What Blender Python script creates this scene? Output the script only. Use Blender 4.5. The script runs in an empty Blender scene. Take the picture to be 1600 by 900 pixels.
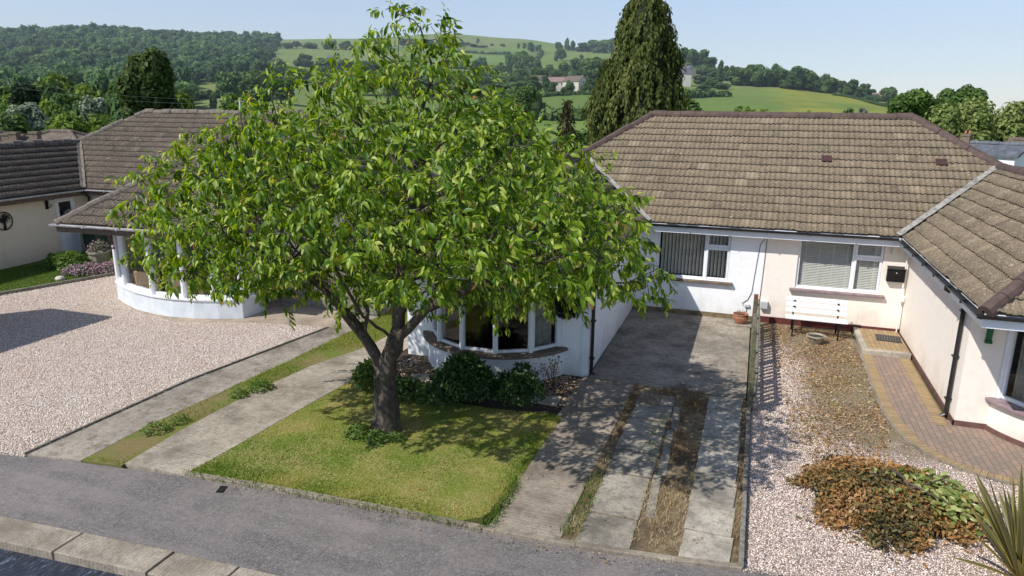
import bpy, bmesh, math, random
import numpy as np
from mathutils import Vector, Matrix
R_ = math.radians
PI = math.pi
rng = np.random.default_rng(7)
random.seed(7)
scene = bpy.context.scene
col = scene.collection

# ------------------------------------------------------------------ camera
FPX, CAM_H = 1105.0, 5.2
def nrm(v):
    v = np.asarray(v, float); return v / np.linalg.norm(v)
_vd = nrm([393., -276., FPX]); _vx = np.array([-3370., -318., FPX])
_vx = nrm(_vx - _vd * (_vx @ _vd)) * -1
_up = -np.cross(_vd, _vx)
if _up[1] > 0: _up = -_up
RW = np.array([_vx, _vd, _up])            # camera axes (x right, y down, z forward) -> world
cam_d = bpy.data.cameras.new('camera'); cam = bpy.data.objects.new('camera', cam_d); col.objects.link(cam)
m = Matrix.Identity(4)
for i in range(3):
    m[i][0] = RW[i, 0]; m[i][1] = -RW[i, 1]; m[i][2] = -RW[i, 2]
m[2][3] = CAM_H
cam.matrix_world = m
cam_d.sensor_width = 36; cam_d.lens = 36 * FPX / 1600; cam_d.clip_end = 6000; cam_d.clip_start = .1
scene.camera = cam
def ray(px, py):
    return RW @ np.array([px - 800., py - 450., FPX])
def at(px, py, d):                         # the point a bearing and elevation give at ground distance d
    r = ray(px, py); h = math.hypot(r[0], r[1])
    return np.array([r[0] / h * d, r[1] / h * d, CAM_H + r[2] / h * d])

# ------------------------------------------------------------------ render, world, sun
scene.view_settings.view_transform = 'Standard'; scene.view_settings.look = 'None'
scene.view_settings.exposure = 0; scene.view_settings.gamma = 1
w = bpy.data.worlds.new("World"); scene.world = w; w.use_nodes = True
nt = w.node_tree; bg = nt.nodes['Background']
sky = nt.nodes.new('ShaderNodeTexSky'); sky.sky_type = 'NISHITA'; sky.sun_disc = False
SUN = np.array([.6, .7, -1.])
sky.sun_elevation = math.atan2(1, math.hypot(.6, .7)); sky.sun_rotation = math.atan2(-.6, -.7)
sky.air_density = 1.0; sky.dust_density = .2; sky.ozone_density = 5.0; sky.altitude = 0
hs = nt.nodes.new('ShaderNodeHueSaturation'); hs.inputs['Saturation'].default_value = .72; hs.inputs['Value'].default_value = .97
tn = nt.nodes.new('ShaderNodeMix'); tn.data_type = 'RGBA'; tn.blend_type = 'MULTIPLY'; tn.inputs[0].default_value = 1; tn.inputs[7].default_value = (.93, .985, 1.08, 1)
nt.links.new(sky.outputs[0], hs.inputs['Color']); nt.links.new(hs.outputs[0], tn.inputs[6])
nt.links.new(tn.outputs[2], bg.inputs[0]); bg.inputs[1].default_value = .15
sd = bpy.data.lights.new('sun', 'SUN'); so = bpy.data.objects.new('sun', sd); col.objects.link(so)
sd.energy = 5.0; sd.angle = R_(.53); sd.color = (1, .965, .91)
so.rotation_euler = Vector(SUN).to_track_quat('-Z', 'Y').to_euler()

# ------------------------------------------------------------------ object helpers
def link(o, parent=None):
    col.objects.link(o)
    if parent is not None: o.parent = parent
    return o
def tag(o, label=None, cat=None, group=None, kind=None):
    if label: o['label'] = label
    if cat: o['category'] = cat
    if group: o['group'] = group
    if kind: o['kind'] = kind
    return o
def thing(name, label, cat, loc=(0, 0, 0), rz=0, group=None):
    o = bpy.data.objects.new(name, None); o.empty_display_size = .2
    o.location = loc; o.rotation_euler = (0, 0, rz)
    link(o); return tag(o, label, cat, group)

class MB:
    def __init__(s): s.v = []; s.f = []; s.uv = {}
    def add(s, vs, fs):
        n = len(s.v); s.v += [tuple(float(c) for c in v) for v in vs]
        s.f += [tuple(i + n for i in f) for f in fs]; return s
    def obox(s, o, ax, ay, az):
        o, ax, ay, az = map(np.asarray, (o, ax, ay, az))
        if np.dot(np.cross(ax, ay), az) < 0: o = o + ax; ax = -ax
        vs = [o, o + ax, o + ax + ay, o + ay, o + az, o + ax + az, o + ax + ay + az, o + ay + az]
        return s.add(vs, [(3, 2, 1, 0), (4, 5, 6, 7), (0, 1, 5, 4), (1, 2, 6, 5), (2, 3, 7, 6), (3, 0, 4, 7)])
    def box(s, x0, x1, y0, y1, z0, z1):
        return s.obox((x0, y0, z0), (x1 - x0, 0, 0), (0, y1 - y0, 0), (0, 0, z1 - z0))
    def bar(s, a, b, wd, th, up=(0, 0, 1)):    # square bar from a to b
        a = np.asarray(a, float); b = np.asarray(b, float); d = b - a
        sx = np.cross(d, up)
        if np.linalg.norm(sx) < 1e-6: sx = np.cross(d, (1, 0, 0))
        sx = nrm(sx); sz = nrm(np.cross(sx, d))
        return s.obox(a - sx * wd / 2 - sz * th / 2, d, sx * wd, sz * th)
    def tube(s, pts, rad, n=8, caps=True, prof=None):
        pts = [np.asarray(p, float) for p in pts]; k = len(pts)
        if np.isscalar(rad): rad = [rad] * k
        base = len(s.v); vs = []; ref = None
        for i in range(k):
            t = nrm(pts[min(i + 1, k - 1)] - pts[max(i - 1, 0)])
            if ref is None:
                ref = np.array([0, 0, 1.]) if abs(t[2]) < .9 else np.array([1., 0, 0])
            x = nrm(ref - t * (ref @ t)); y = np.cross(t, x); ref = x
            for j in range(n):
                a = 2 * PI * j / n; q = 1 if prof is None else prof(i, j)
                vs.append(pts[i] + (x * math.cos(a) + y * math.sin(a)) * rad[i] * q)
        fs = [(i * n + j, i * n + (j + 1) % n, (i + 1) * n + (j + 1) % n, (i + 1) * n + j) for i in range(k - 1) for j in range(n)]
        if caps: fs += [tuple(range(n - 1, -1, -1)), tuple((k - 1) * n + j for j in range(n))]
        return s.add(vs, fs)
    def lathe(s, prof, c=(0, 0, 0), n=24):
        vs = [(c[0] + r * math.cos(2 * PI * j / n), c[1] + r * math.sin(2 * PI * j / n), c[2] + z) for r, z in prof for j in range(n)]
        k = len(prof)
        fs = [(i * n + j, i * n + (j + 1) % n, (i + 1) * n + (j + 1) % n, (i + 1) * n + j) for i in range(k - 1) for j in range(n)]
        return s.add(vs, fs)
    def prism(s, poly, z0, z1):
        n = len(poly)
        if sum(poly[i][0] * poly[(i + 1) % n][1] - poly[(i + 1) % n][0] * poly[i][1] for i in range(n)) < 0: poly = poly[::-1]
        vs = [(p[0], p[1], z0) for p in poly] + [(p[0], p[1], z1) for p in poly]
        return s.add(vs, [tuple(range(n - 1, -1, -1)), tuple(range(n, 2 * n))] + [(i, (i + 1) % n, n + (i + 1) % n, n + i) for i in range(n)])
    def arc(s, c, r0, r1, a0, a1, z0, z1, n=24):   # ring sector
        vs = []
        for i in range(n + 1):
            a = a0 + (a1 - a0) * i / n; e = (math.cos(a), math.sin(a))
            for r, z in ((r0, z0), (r1, z0), (r1, z1), (r0, z1)): vs.append((c[0] + e[0] * r, c[1] + e[1] * r, z))
        fs = []
        for i in range(n):
            for j in range(4):
                fs.append((i * 4 + j, i * 4 + (j + 1) % 4, (i + 1) * 4 + (j + 1) % 4, (i + 1) * 4 + j))
        fs += [(3, 2, 1, 0), (n * 4, n * 4 + 1, n * 4 + 2, n * 4 + 3)]
        return s.add(vs, fs)
    def build(s, name, mat, parent=None, smooth=False, bevel=0, recalc=True):
        me = bpy.data.meshes.new(name); me.from_pydata(s.v, [], s.f)
        if recalc or bevel:
            b = bmesh.new(); b.from_mesh(me)
            bmesh.ops.recalc_face_normals(b, faces=b.faces); b.to_mesh(me); b.free()
        me.materials.append(mat)
        if smooth: me.polygons.foreach_set('use_smooth', [True] * len(me.polygons))
        o = link(bpy.data.objects.new(name, me), parent)
        if bevel:
            mo = o.modifiers.new('edge', 'BEVEL'); mo.width = bevel; mo.segments = 2; mo.limit_method = 'ANGLE'
        return o

def np_mesh(name, V, F, mat, parent=None, attr=None, smooth=False, uv=None):
    """V (n,3), F list of index arrays (all same size per array)"""
    me = bpy.data.meshes.new(name)
    V = np.asarray(V, np.float32)
    me.vertices.add(len(V)); me.vertices.foreach_set('co', V.ravel())
    loops = np.concatenate([f.ravel() for f in F]).astype(np.int32)
    tot = np.concatenate([np.full(len(f), f.shape[1]) for f in F]).astype(np.int32)
    st = np.concatenate([[0], np.cumsum(tot)[:-1]]).astype(np.int32)
    me.loops.add(len(loops)); me.loops.foreach_set('vertex_index', loops)
    me.polygons.add(len(tot)); me.polygons.foreach_set('loop_start', st)
    if smooth: me.polygons.foreach_set('use_smooth', np.ones(len(tot), bool))
    me.update(calc_edges=True)
    if attr is not None:
        a = me.attributes.new('tint', 'FLOAT', 'POINT'); a.data.foreach_set('value', np.asarray(attr, np.float32))
    me.materials.append(mat)
    if name is None: return me
    return link(bpy.data.objects.new(name, me), parent)

# ------------------------------------------------------------------ materials
def lin(r, g, b):                             # 0-255 display values to linear
    f = lambda c: (c / 255 / 12.92) if c / 255 <= .04045 else ((c / 255 + .055) / 1.055) ** 2.4
    return (f(r), f(g), f(b), 1)
class Nodes:
    def __init__(s, name):
        s.m = bpy.data.materials.new(name); s.m.use_nodes = True
        s.t = s.m.node_tree; s.n = s.t.nodes; s.l = s.t.links
        s.b = s.n['Principled BSDF']; s.out = s.n['Material Output']
        s.co = s.n.new('ShaderNodeTexCoord').outputs['Object']
    def link(s, a, b): s.l.new(a, b)
    def map(s, scale=(1, 1, 1), rot=(0, 0, 0), src=None):
        n = s.n.new('ShaderNodeMapping'); s.link(src or s.co, n.inputs[0])
        n.inputs['Scale'].default_value = scale; n.inputs['Rotation'].default_value = rot; return n.outputs[0]
    def noise(s, scale, detail=4, rough=.6, src=None, dist=0):
        n = s.n.new('ShaderNodeTexNoise'); s.link(src or s.co, n.inputs['Vector'])
        n.inputs['Scale'].default_value = scale; n.inputs['Detail'].default_value = detail
        n.inputs['Roughness'].default_value = rough; n.inputs['Distortion'].default_value = dist; return n.outputs['Fac']
    def voro(s, scale, out='Distance', feat='F1', src=None, rnd=1):
        n = s.n.new('ShaderNodeTexVoronoi'); n.feature = feat; s.link(src or s.co, n.inputs['Vector'])
        n.inputs['Scale'].default_value = scale; n.inputs['Randomness'].default_value = rnd; return n.outputs[out]
    def ramp(s, fac, stops):
        n = s.n.new('ShaderNodeValToRGB'); s.link(fac, n.inputs[0]); e = n.color_ramp.elements
        while len(e) < len(stops): e.new(.5)
        for i, (p, c) in enumerate(stops):
            e[i].position = p; e[i].color = (c if len(c) == 4 else (*c, 1)) if not np.isscalar(c) else (c, c, c, 1)
        return n.outputs[0]
    def mix(s, fac, a, b, mode='MIX'):
        n = s.n.new('ShaderNodeMix'); n.data_type = 'RGBA'; n.blend_type = mode
        for k, x in ((0, fac), (6, a), (7, b)):
            if hasattr(x, 'links') or hasattr(x, 'is_linked'): s.link(x, n.inputs[k])
            elif k == 0: n.inputs[0].default_value = x
            else: n.inputs[k].default_value = x if len(x) == 4 else (*x, 1)
        return n.outputs[2]
    def math(s, op, a, b=None, clamp=False):
        n = s.n.new('ShaderNodeMath'); n.operation = op; n.use_clamp = clamp
        for k, x in ((0, a), (1, b)):
            if x is None: continue
            if np.isscalar(x): n.inputs[k].default_value = x
            else: s.link(x, n.inputs[k])
        return n.outputs[0]
    def attr(s, name, out='Fac'):
        n = s.n.new('ShaderNodeAttribute'); n.attribute_name = name; return n.outputs[out]
    def sep(s, src=None):
        n = s.n.new('ShaderNodeSeparateXYZ'); s.link(src or s.co, n.inputs[0]); return n.outputs
    def bump(s, h, strength=.5, dist=.01, prev=None):
        n = s.n.new('ShaderNodeBump'); s.link(h, n.inputs['Height'])
        n.inputs['Strength'].default_value = strength; n.inputs['Distance'].default_value = dist
        if prev: s.link(prev, n.inputs['Normal'])
        s.link(n.outputs[0], s.b.inputs['Normal']); return n.outputs[0]
    def col(s, c, rough=.8, spec=.3, metal=0):
        if hasattr(c, 'is_linked'): s.link(c, s.b.inputs['Base Color'])
        else: s.b.inputs['Base Color'].default_value = c if len(c) == 4 else (*c, 1)
        s.b.inputs['Roughness'].default_value = rough; s.b.inputs['Specular IOR Level'].default_value = spec
        s.b.inputs['Metallic'].default_value = metal; return s
MAT = {}
def simple(name, c, c2=None, scale=3, rough=.6, spec=.4, bscale=0, bstr=.3, bdist=.003, metal=0, lo=.35, hi=.65, detail=5):
    N = Nodes(name)
    if c2 is None: c2 = tuple(x * .8 for x in c[:3])
    k = N.noise(scale, detail)
    N.col(N.ramp(k, [(lo, c2), (hi, c)]), rough, spec, metal)
    if bscale: N.bump(N.noise(bscale, 5), bstr, bdist)
    MAT[name] = N.m; return N.m

def render_wall(name, c, dirt):
    N = Nodes(name)
    big = N.noise(1.3, 5); st = N.noise(1, 4, src=N.map((5, 5, .5)))
    z = N.sep()[2]
    low = N.math('SUBTRACT', .75, z); low = N.math('MULTIPLY', low, .8, True)
    k = N.math('MULTIPLY', N.math('ADD', N.math('MULTIPLY', low, .95), N.math('MULTIPLY', st, .6)), big, True)
    cc = N.mix(N.ramp(k, [(.2, 0), (.7, 1)]), c, dirt)
    cc = N.mix(N.ramp(N.noise(6, 6, .8), [(.5, 0), (.75, .28)]), cc, dirt)
    N.col(cc, .85, .2)
    N.bump(N.noise(70, 4, .7), .55, .006); MAT[name] = N.m; return N.m
render_wall('white_render', (.9, .9, .9), (.55, .54, .5))
render_wall('cream_render', (.9, .82, .73), (.55, .47, .38))
render_wall('left_cream', (.7, .62, .49), (.45, .38, .28))
render_wall('far_render', (.55, .52, .46), (.5, .46, .4))
simple('upvc', (.84, .85, .87), (.76, .77, .8), rough=.35, spec=.5)
simple('white_paint', (.8, .8, .8), (.7, .7, .69), 6, rough=.5)
simple('bay_panel', (.72, .76, .8), (.6, .64, .68), 4, rough=.5)
simple('black_plastic', (.012, .012, .013), (.02, .02, .02), rough=.35, spec=.5)
simple('black_metal', (.008, .008, .009), (.016, .015, .014), rough=.55, spec=.15)
simple('grey_plastic', (.55, .57, .58), (.45, .46, .47), rough=.5)
simple('brown_fascia', (.16, .11, .08), (.09, .065, .05), 8, rough=.7)
simple('grey_gutter', (.55, .54, .55), (.33, .31, .3), 7, rough=.5)
simple('lead', (.38, .355, .315), (.17, .16, .14), 9, rough=.7, bscale=30, bstr=.4)
simple('red_plinth', (.14, .03, .027), (.075, .022, .02), 6, rough=.7, bscale=40)
simple('brown_plinth', (.17, .085, .07), (.1, .055, .045), 6, rough=.7, bscale=40)
simple('stone_plinth', (.26, .19, .1), (.13, .1, .06), 5, rough=.9, bscale=40)
simple('dark_plinth', (.07, .06, .055), (.035, .03, .03), 5, rough=.9, bscale=40)
simple('sill_brown', (.2, .15, .11), (.12, .09, .07), 9, rough=.8, bscale=60)
simple('sill_purple', (.3, .22, .23), (.2, .14, .15), 9, rough=.7, bscale=60)
simple('interior', (.1, .085, .07), (.06, .05, .045), 2, rough=.9)
simple('curtain', (.5, .47, .4), (.3, .28, .24), 8, rough=.9)
simple('blind', (.82, .8, .72), (.74, .72, .64), 8, rough=.7)
simple('vert_blind', (.8, .77, .68), (.7, .67, .58), 8, rough=.8)
simple('wicker', (.42, .29, .17), (.26, .17, .09), 60, rough=.8, bscale=80, bstr=.8)
simple('green_paint', (.02, .16, .05), (.015, .1, .035), 6, rough=.5)
simple('oxide_timber', (.16, .045, .03), (.09, .03, .02), 10, rough=.7)
simple('weathered_timber', (.26, .235, .19), (.12, .11, .085), 14, rough=.9, bscale=50)
simple('green_timber', (.15, .14, .085), (.07, .075, .04), 12, rough=.9, bscale=50)
simple('red_timber', (.24, .085, .04), (.13, .05, .03), 12, rough=.8, bscale=40)
simple('terracotta', (.46, .21, .12), (.33, .15, .09), 7, rough=.85, bscale=60)
simple('old_stone', (.4, .36, .27), (.22, .2, .14), 9, rough=.95, bscale=50, bstr=.6)
simple('brick_chimney', (.24, .185, .13), (.12, .09, .065), 12, rough=.9)
simple('pale_stone', (.42, .37, .28), (.32, .27, .2), 5, rough=.9)
simple('slate', (.13, .14, .16), (.07, .075, .085), 3, rough=.6)
simple('pink_roof', (.3, .2, .18), (.22, .14, .13), 3, rough=.8)
simple('brown_roof', (.17, .13, .1), (.1, .08, .06), 3, rough=.9)
simple('dark_glass', (.03, .035, .04), (.02, .02, .025), rough=.1, spec=.6)
simple('dark_soil', (.085, .06, .04), (.04, .03, .02), 14, rough=1, bscale=40, bstr=1, bdist=.03)
simple('twig_bark', (.13, .09, .06), (.06, .04, .03), 20, rough=.9)
simple('green_bin', (.015, .05, .03), (.01, .03, .02), 4, rough=.5)
simple('cable_grey', (.16, .17, .17), rough=.7)
simple('cable_black', (.03, .03, .03), rough=.6)
simple('mat_rubber', (.07, .065, .06), (.035, .033, .03), 30, rough=.9)
simple('satin_white', (.7, .69, .62), (.6, .58, .5), 4, rough=.4)
simple('pale_flint', (.6, .55, .5), (.3, .27, .24), 20, rough=.9)

def glass(name, tint=(1, 1, 1), refl=1.0):
    m = bpy.data.materials.new(name); m.use_nodes = True; t = m.node_tree; t.nodes.clear()
    o = t.nodes.new('ShaderNodeOutputMaterial'); g = t.nodes.new('ShaderNodeBsdfGlossy'); g.inputs['Roughness'].default_value = .02
    tr = t.nodes.new('ShaderNodeBsdfTransparent'); tr.inputs[0].default_value = (*tint, 1)
    lw = t.nodes.new('ShaderNodeLayerWeight'); lw.inputs[0].default_value = .5
    pw = t.nodes.new('ShaderNodeMath'); pw.operation = 'POWER'; pw.inputs[1].default_value = 4; t.links.new(lw.outputs['Facing'], pw.inputs[0])
    mu = t.nodes.new('ShaderNodeMath'); mu.operation = 'MULTIPLY_ADD'; mu.inputs[1].default_value = .85; mu.inputs[2].default_value = .06 * refl
    mx = t.nodes.new('ShaderNodeMixShader'); t.links.new(pw.outputs[0], mu.inputs[0]); t.links.new(mu.outputs[0], mx.inputs[0])
    t.links.new(tr.outputs[0], mx.inputs[1]); t.links.new(g.outputs[0], mx.inputs[2]); t.links.new(mx.outputs[0], o.inputs[0])
    MAT[name] = m; return m
glass('glass', (.82, .84, .84), 1.3)

def roof_mat(name, base, light, dark, lich=.55, lichc=(.5, .46, .38)):
    N = Nodes(name)
    tile = N.attr('tile')
    k = N.noise(.55, 4); k2 = N.noise(11, 5, .7)
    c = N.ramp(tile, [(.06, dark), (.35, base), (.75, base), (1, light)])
    c = N.mix(N.ramp(k2, [(.3, 0), (.75, .7)]), c, light)
    c = N.mix(N.ramp(k, [(.35, .3), (.65, 0)]), c, dark)
    c = N.mix(N.ramp(N.noise(24, 3, .8), [(.52, 0), (.66, .7)]), c, lichc)
    c = N.mix(N.ramp(N.noise(1, 4, .7, N.map((9, .9, .9))), [(.5, 0), (.7, .35)]), c, dark)
    st = N.noise(7, 3, .7, dist=.3)
    c = N.mix(N.ramp(N.noise(42, 4, .75), [(.58, 0), (.72, .75)]), c, dark)      # algae
    sp = N.ramp(N.voro(2.6, 'Distance'), [(.05, 1), (.13, 0)])
    c = N.mix(N.math('MULTIPLY', N.math('MULTIPLY', sp, lich), N.ramp(N.noise(1.7, 4), [(.45, 0), (.55, 1)])), c, lichc)
    sp = N.ramp(N.voro(7.3, 'Distance'), [(.06, 1), (.12, 0)])
    c = N.mix(N.math('MULTIPLY', sp, lich * .7), c, lichc)
    c = N.mix(N.math('LESS_THAN', tile, -.5), c, (.034, .028, .022))  # course lips near black: shade of the gaps painted in, with moss and dirt
    N.col(c, .92, .2); N.bump(N.noise(60, 5, .7), .6, .006); MAT[name] = N.m
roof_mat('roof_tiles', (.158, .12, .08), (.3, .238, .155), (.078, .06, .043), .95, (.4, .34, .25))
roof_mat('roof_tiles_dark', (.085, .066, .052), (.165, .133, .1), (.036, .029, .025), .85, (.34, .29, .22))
simple('vent_red', (.075, .034, .03), (.045, .024, .021), 9, rough=.8)
simple('ridge_red', (.115, .075, .062), (.07, .048, .04), 5, rough=.8, bscale=40)
simple('ridge_grey', (.22, .185, .15), (.1, .085, .07), 9, rough=.95, bscale=40, bstr=.7)

def concrete(name, c, dark, rib=0, moss=(.1, .09, .05), mossy=.3, ribdir=1):
    N = Nodes(name)
    k = N.noise(.9, 7, .7); k2 = N.noise(9, 6, .8); k3 = N.noise(95, 3, .7)
    lite = tuple(min(.8, x * 1.35) for x in c)
    cc = N.ramp(k, [(.36, dark), (.5, c), (.64, lite)])
    cc = N.mix(N.ramp(k2, [(.36, .75), (.52, 0)]), cc, dark)
    cc = N.mix(N.ramp(N.noise(2.3, 8, .8), [(.52, 0), (.62, mossy)]), cc, moss)
    cc = N.mix(N.ramp(N.noise(4.7, 8, .8, dist=1), [(.56, 0), (.66, .55)]), cc, lite)
    cc = N.mix(N.ramp(k3, [(.38, .6), (.55, 0)]), cc, (c[0] * .35, c[1] * .35, c[2] * .33))
    sp = N.ramp(N.voro(7, 'Distance'), [(.03, .8), (.09, 0)])
    cc = N.mix(N.math('MULTIPLY', sp, N.ramp(N.noise(1.3), [(.45, 0), (.6, 1)])), cc, (.62, .6, .55))
    h = N.noise(60, 6, .8)
    if rib:
        wv = N.n.new('ShaderNodeTexWave'); wv.bands_direction = 'Y' if ribdir else 'X'; wv.inputs['Scale'].default_value = rib
        wv.inputs['Distortion'].default_value = 4; wv.inputs['Detail'].default_value = 4; wv.inputs['Detail Scale'].default_value = 2.5; N.link(N.co, wv.inputs[0])
        cc = N.mix(N.math('MULTIPLY', N.ramp(wv.outputs['Fac'], [(.1, .45), (.5, 0)]), N.ramp(N.noise(1.9, 5), [(.4, .15), (.6, 1)])), cc, dark)
        b = N.bump(wv.outputs['Fac'], .3, .008); N.bump(h, .6, .008, b)
    else: N.bump(h, .7, .01)
    N.col(cc, .95, .15); MAT[name] = N.m
concrete('drive_concrete', (.35, .292, .235), (.17, .138, .108), 5.2)
concrete('drive_slab', (.36, .312, .25), (.16, .138, .11), mossy=.5)
concrete('pale_concrete', (.4, .345, .275), (.19, .16, .12), 5.0)
concrete('strip_concrete', (.34, .297, .242), (.16, .135, .105), 0, (.13, .1, .06), .6)
concrete('kerb_stone', (.38, .325, .26), (.21, .175, .135), 5.5, ribdir=0)
concrete('edge_kerb', (.3, .255, .2), (.16, .135, .1))
concrete('grey_slab', (.46, .41, .335), (.22, .2, .165), 0, (.1, .09, .06), .35)
concrete('dark_slab', (.36, .322, .262), (.15, .137, .115), 0, (.1, .09, .06), .4)
concrete('apron', (.42, .34, .26), (.28, .225, .17))

def asphalt(name, c, dark, patch, scale=1):
    N = Nodes(name)
    s1 = N.voro(75, 'Color'); sp = N.n.new('ShaderNodeSeparateColor'); N.link(s1, sp.inputs[0])
    cc = N.ramp(sp.outputs[0], [(0, dark), (.6, c), (1, tuple(x * 1.6 for x in c[:3]))])
    cc = N.mix(N.ramp(N.noise(.7, 5, .6), [(.42, 0), (.62, .7)]), cc, patch)
    cc = N.mix(N.ramp(N.noise(2.5, 6, .7), [(.5, 0), (.75, .4)]), cc, dark)
    cc = N.mix(N.ramp(N.noise(18, 5, .7), [(.35, .5), (.6, 0)]), cc, dark)
    cc = N.mix(N.ramp(N.noise(1, 5, .7, N.map((.5, 3.5, 1))), [(.45, 0), (.7, .5)]), cc, patch)
    wob = N.mix(.35, N.co, N.noise(1.2, 5, .7), 'ADD')
    crack = N.ramp(N.voro(.32, 'Distance', 'DISTANCE_TO_EDGE', src=wob), [(.0, .4), (.004, 0)])
    crack = N.math('MULTIPLY', crack, N.ramp(N.noise(.8, 3), [(.5, 0), (.56, 1)]))
    cc = N.mix(crack, cc, tuple(x * .3 for x in dark[:3]))
    sp2 = N.ramp(N.voro(9, 'Distance'), [(.03, .6), (.06, 0)]); cc = N.mix(sp2, cc, (.4, .38, .35))
    N.col(cc, .9, .25); N.bump(N.voro(75), .5, .008); MAT[name] = N.m
asphalt('pavement_asphalt', (.165, .152, .143), (.085, .08, .077), (.26, .225, .207))
def road_mat():
    N = Nodes('road_asphalt')
    st = N.noise(1, 5, .7, N.map((16, 3.5, 1), (0, 0, R_(28))), 2.2)
    k = N.noise(2.2, 4)
    cc = N.ramp(st, [(.38, (.012, .014, .022)), (.55, (.035, .042, .062)), (.64, (.16, .19, .26)), (.8, (.3, .33, .4))])
    N.col(N.mix(N.ramp(k, [(.4, .6), (.6, 0)]), cc, (.018, .02, .03)), .55, .4); N.bump(st, .6, .02); MAT['road_asphalt'] = N.m
road_mat()

def gravel(name, cols, scale, dirt=None, dirtf=None):
    N = Nodes(name)
    v = N.n.new('ShaderNodeTexVoronoi'); v.inputs['Scale'].default_value = scale; N.link(N.co, v.inputs['Vector'])
    sp = N.n.new('ShaderNodeSeparateColor'); N.link(v.outputs['Color'], sp.inputs[0])
    cc = N.ramp(sp.outputs[0], cols)
    cc = N.mix(N.ramp(v.outputs['Distance'], [(.42, 0), (.72, .85)]), cc, tuple(x * .22 for x in cols[1][1][:3]))
    cc = N.mix(N.ramp(N.noise(1.1, 7, .75), [(.45, 0), (.7, .5)]), cc, tuple(x * q for x, q in zip(cols[1][1][:3], (.6, .55, .48))))
    if dirt:
        x, y, _ = N.sep()
        k = dirtf(N, x, y)
        d_ = N.ramp(N.noise(26, 6, .85, dist=1.5), [(.36, dirt[0]), (.5, dirt[1]), (.64, dirt[2])])
        d_ = N.mix(N.ramp(N.noise(1.9, 5, .7), [(.5, 0), (.66, .55)]), d_, (.2, .19, .06))
        d_ = N.mix(N.ramp(N.noise(3.3, 5, .7), [(.5, 0), (.7, .6)]), d_, (.1, .07, .045))
        cc = N.mix(k, cc, d_)
    inv = N.math('SUBTRACT', 1, v.outputs['Distance'])
    N.col(cc, .85, .25); N.bump(inv, .9, .03); MAT[name] = N.m
gravel('pink_gravel', [(0, (.46, .34, .265)), (.35, (.78, .63, .525)), (.7, (.84, .72, .61)), (1, (.88, .83, .76))], 46)
def soilmask(N, x, y):
    # dry weedy soil between the gravel and the brick path
    a = N.math('MULTIPLY', N.math('SUBTRACT', x, .95), .9)
    b = N.math('MULTIPLY', N.math('SUBTRACT', y, 10.9), .55)
    c = N.math('MULTIPLY', N.math('SUBTRACT', y, 15.6), .5, True)
    k = N.math('MULTIPLY', N.math('ADD', a, 0, True), N.math('ADD', b, 0, True))
    k = N.math('ADD', N.math('MULTIPLY', k, 1.6), c)
    k = N.math('ADD', k, N.math('MULTIPLY', N.math('SUBTRACT', N.noise(2.2, 8, .8), .55), 2.6))
    return N.ramp(k, [(.2, 0), (.75, .9)])
gravel('rose_gravel', [(0, (.36, .25, .2)), (.35, (.62, .475, .4)), (.7, (.69, .56, .48)), (1, (.82, .75, .68))], 48,
       [(.11, .08, .05), (.28, .21, .13), (.5, .4, .29)], soilmask)
def stone_mat(name, cols):
    N = Nodes(name); N.col(N.ramp(N.attr('tint'), cols), .8, .3); MAT[name] = N.m
stone_mat('pink_stones', [(0, (.4, .29, .22)), (.35, (.78, .63, .52)), (.75, (.85, .73, .63)), (1, (.9, .85, .79))])
stone_mat('mixed_stones', [(0, (.2, .13, .09)), (.4, (.45, .3, .2)), (.75, (.55, .42, .3)), (1, (.7, .62, .5))])

def turf(name, a, b, dry):
    N = Nodes(name)
    k = N.noise(1.3, 6, .7); k2 = N.noise(9, 5, .7); k3 = N.noise(55, 4, .8)
    c = N.mix(N.ramp(k2, [(.35, 0), (.65, 1)]), a, b)
    c = N.mix(N.ramp(k, [(.42, 0), (.58, .9)]), c, dry)
    c = N.mix(N.ramp(k3, [(.35, .7), (.55, 0)]), c, tuple(x * .35 for x in a))
    N.col(c, .95, .1); N.bump(k3, .7, .02); MAT[name] = N.m
turf('lawn_turf', (.18, .24, .045), (.25, .29, .06), (.38, .33, .13))
turf('left_turf', (.08, .14, .025), (.11, .18, .03), (.15, .16, .05))
turf('verge_turf', (.13, .18, .035), (.2, .22, .055), (.27, .19, .1))
turf('yard_turf', (.06, .085, .02), (.09, .11, .03), (.14, .12, .06))
turf('straw_bed', (.2, .15, .09), (.33, .265, .16), (.1, .07, .045))

def leafmat(name, stops, trans=.45, rough=.45, spec=.4, tcol=None):
    N = Nodes(name)
    c = N.ramp(N.attr('tint'), stops)
    N.col(c, rough, spec)
    tr = N.n.new('ShaderNodeBsdfTranslucent')
    h = N.n.new('ShaderNodeHueSaturation'); h.inputs['Saturation'].default_value = 1.1; h.inputs['Value'].default_value = 1.6
    h.inputs['Hue'].default_value = .485
    N.link(c, h.inputs['Color']); N.link(h.outputs[0], tr.inputs[0])
    mx = N.n.new('ShaderNodeMixShader'); mx.inputs[0].default_value = trans
    N.link(N.b.outputs[0], mx.inputs[1]); N.link(tr.outputs[0], mx.inputs[2]); N.link(mx.outputs[0], N.out.inputs[0])
    MAT[name] = N.m
leafmat('cherry_leaf', [(0, (.022, .06, .006)), (.35, (.09, .18, .009)), (.6, (.23, .33, .02)), (.93, (.46, .51, .11)), (.965, (.32, .22, .07)), (1, (.34, .14, .05))], .42, .42, .38)
leafmat('shrub_leaf', [(0, (.02, .05, .012)), (.6, (.045, .1, .02)), (1, (.1, .17, .035))], .3, .4)
leafmat('weed_leaf', [(0, (.05, .1, .015)), (.6, (.1, .18, .03)), (1, (.2, .26, .06))], .4, .5)
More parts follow.
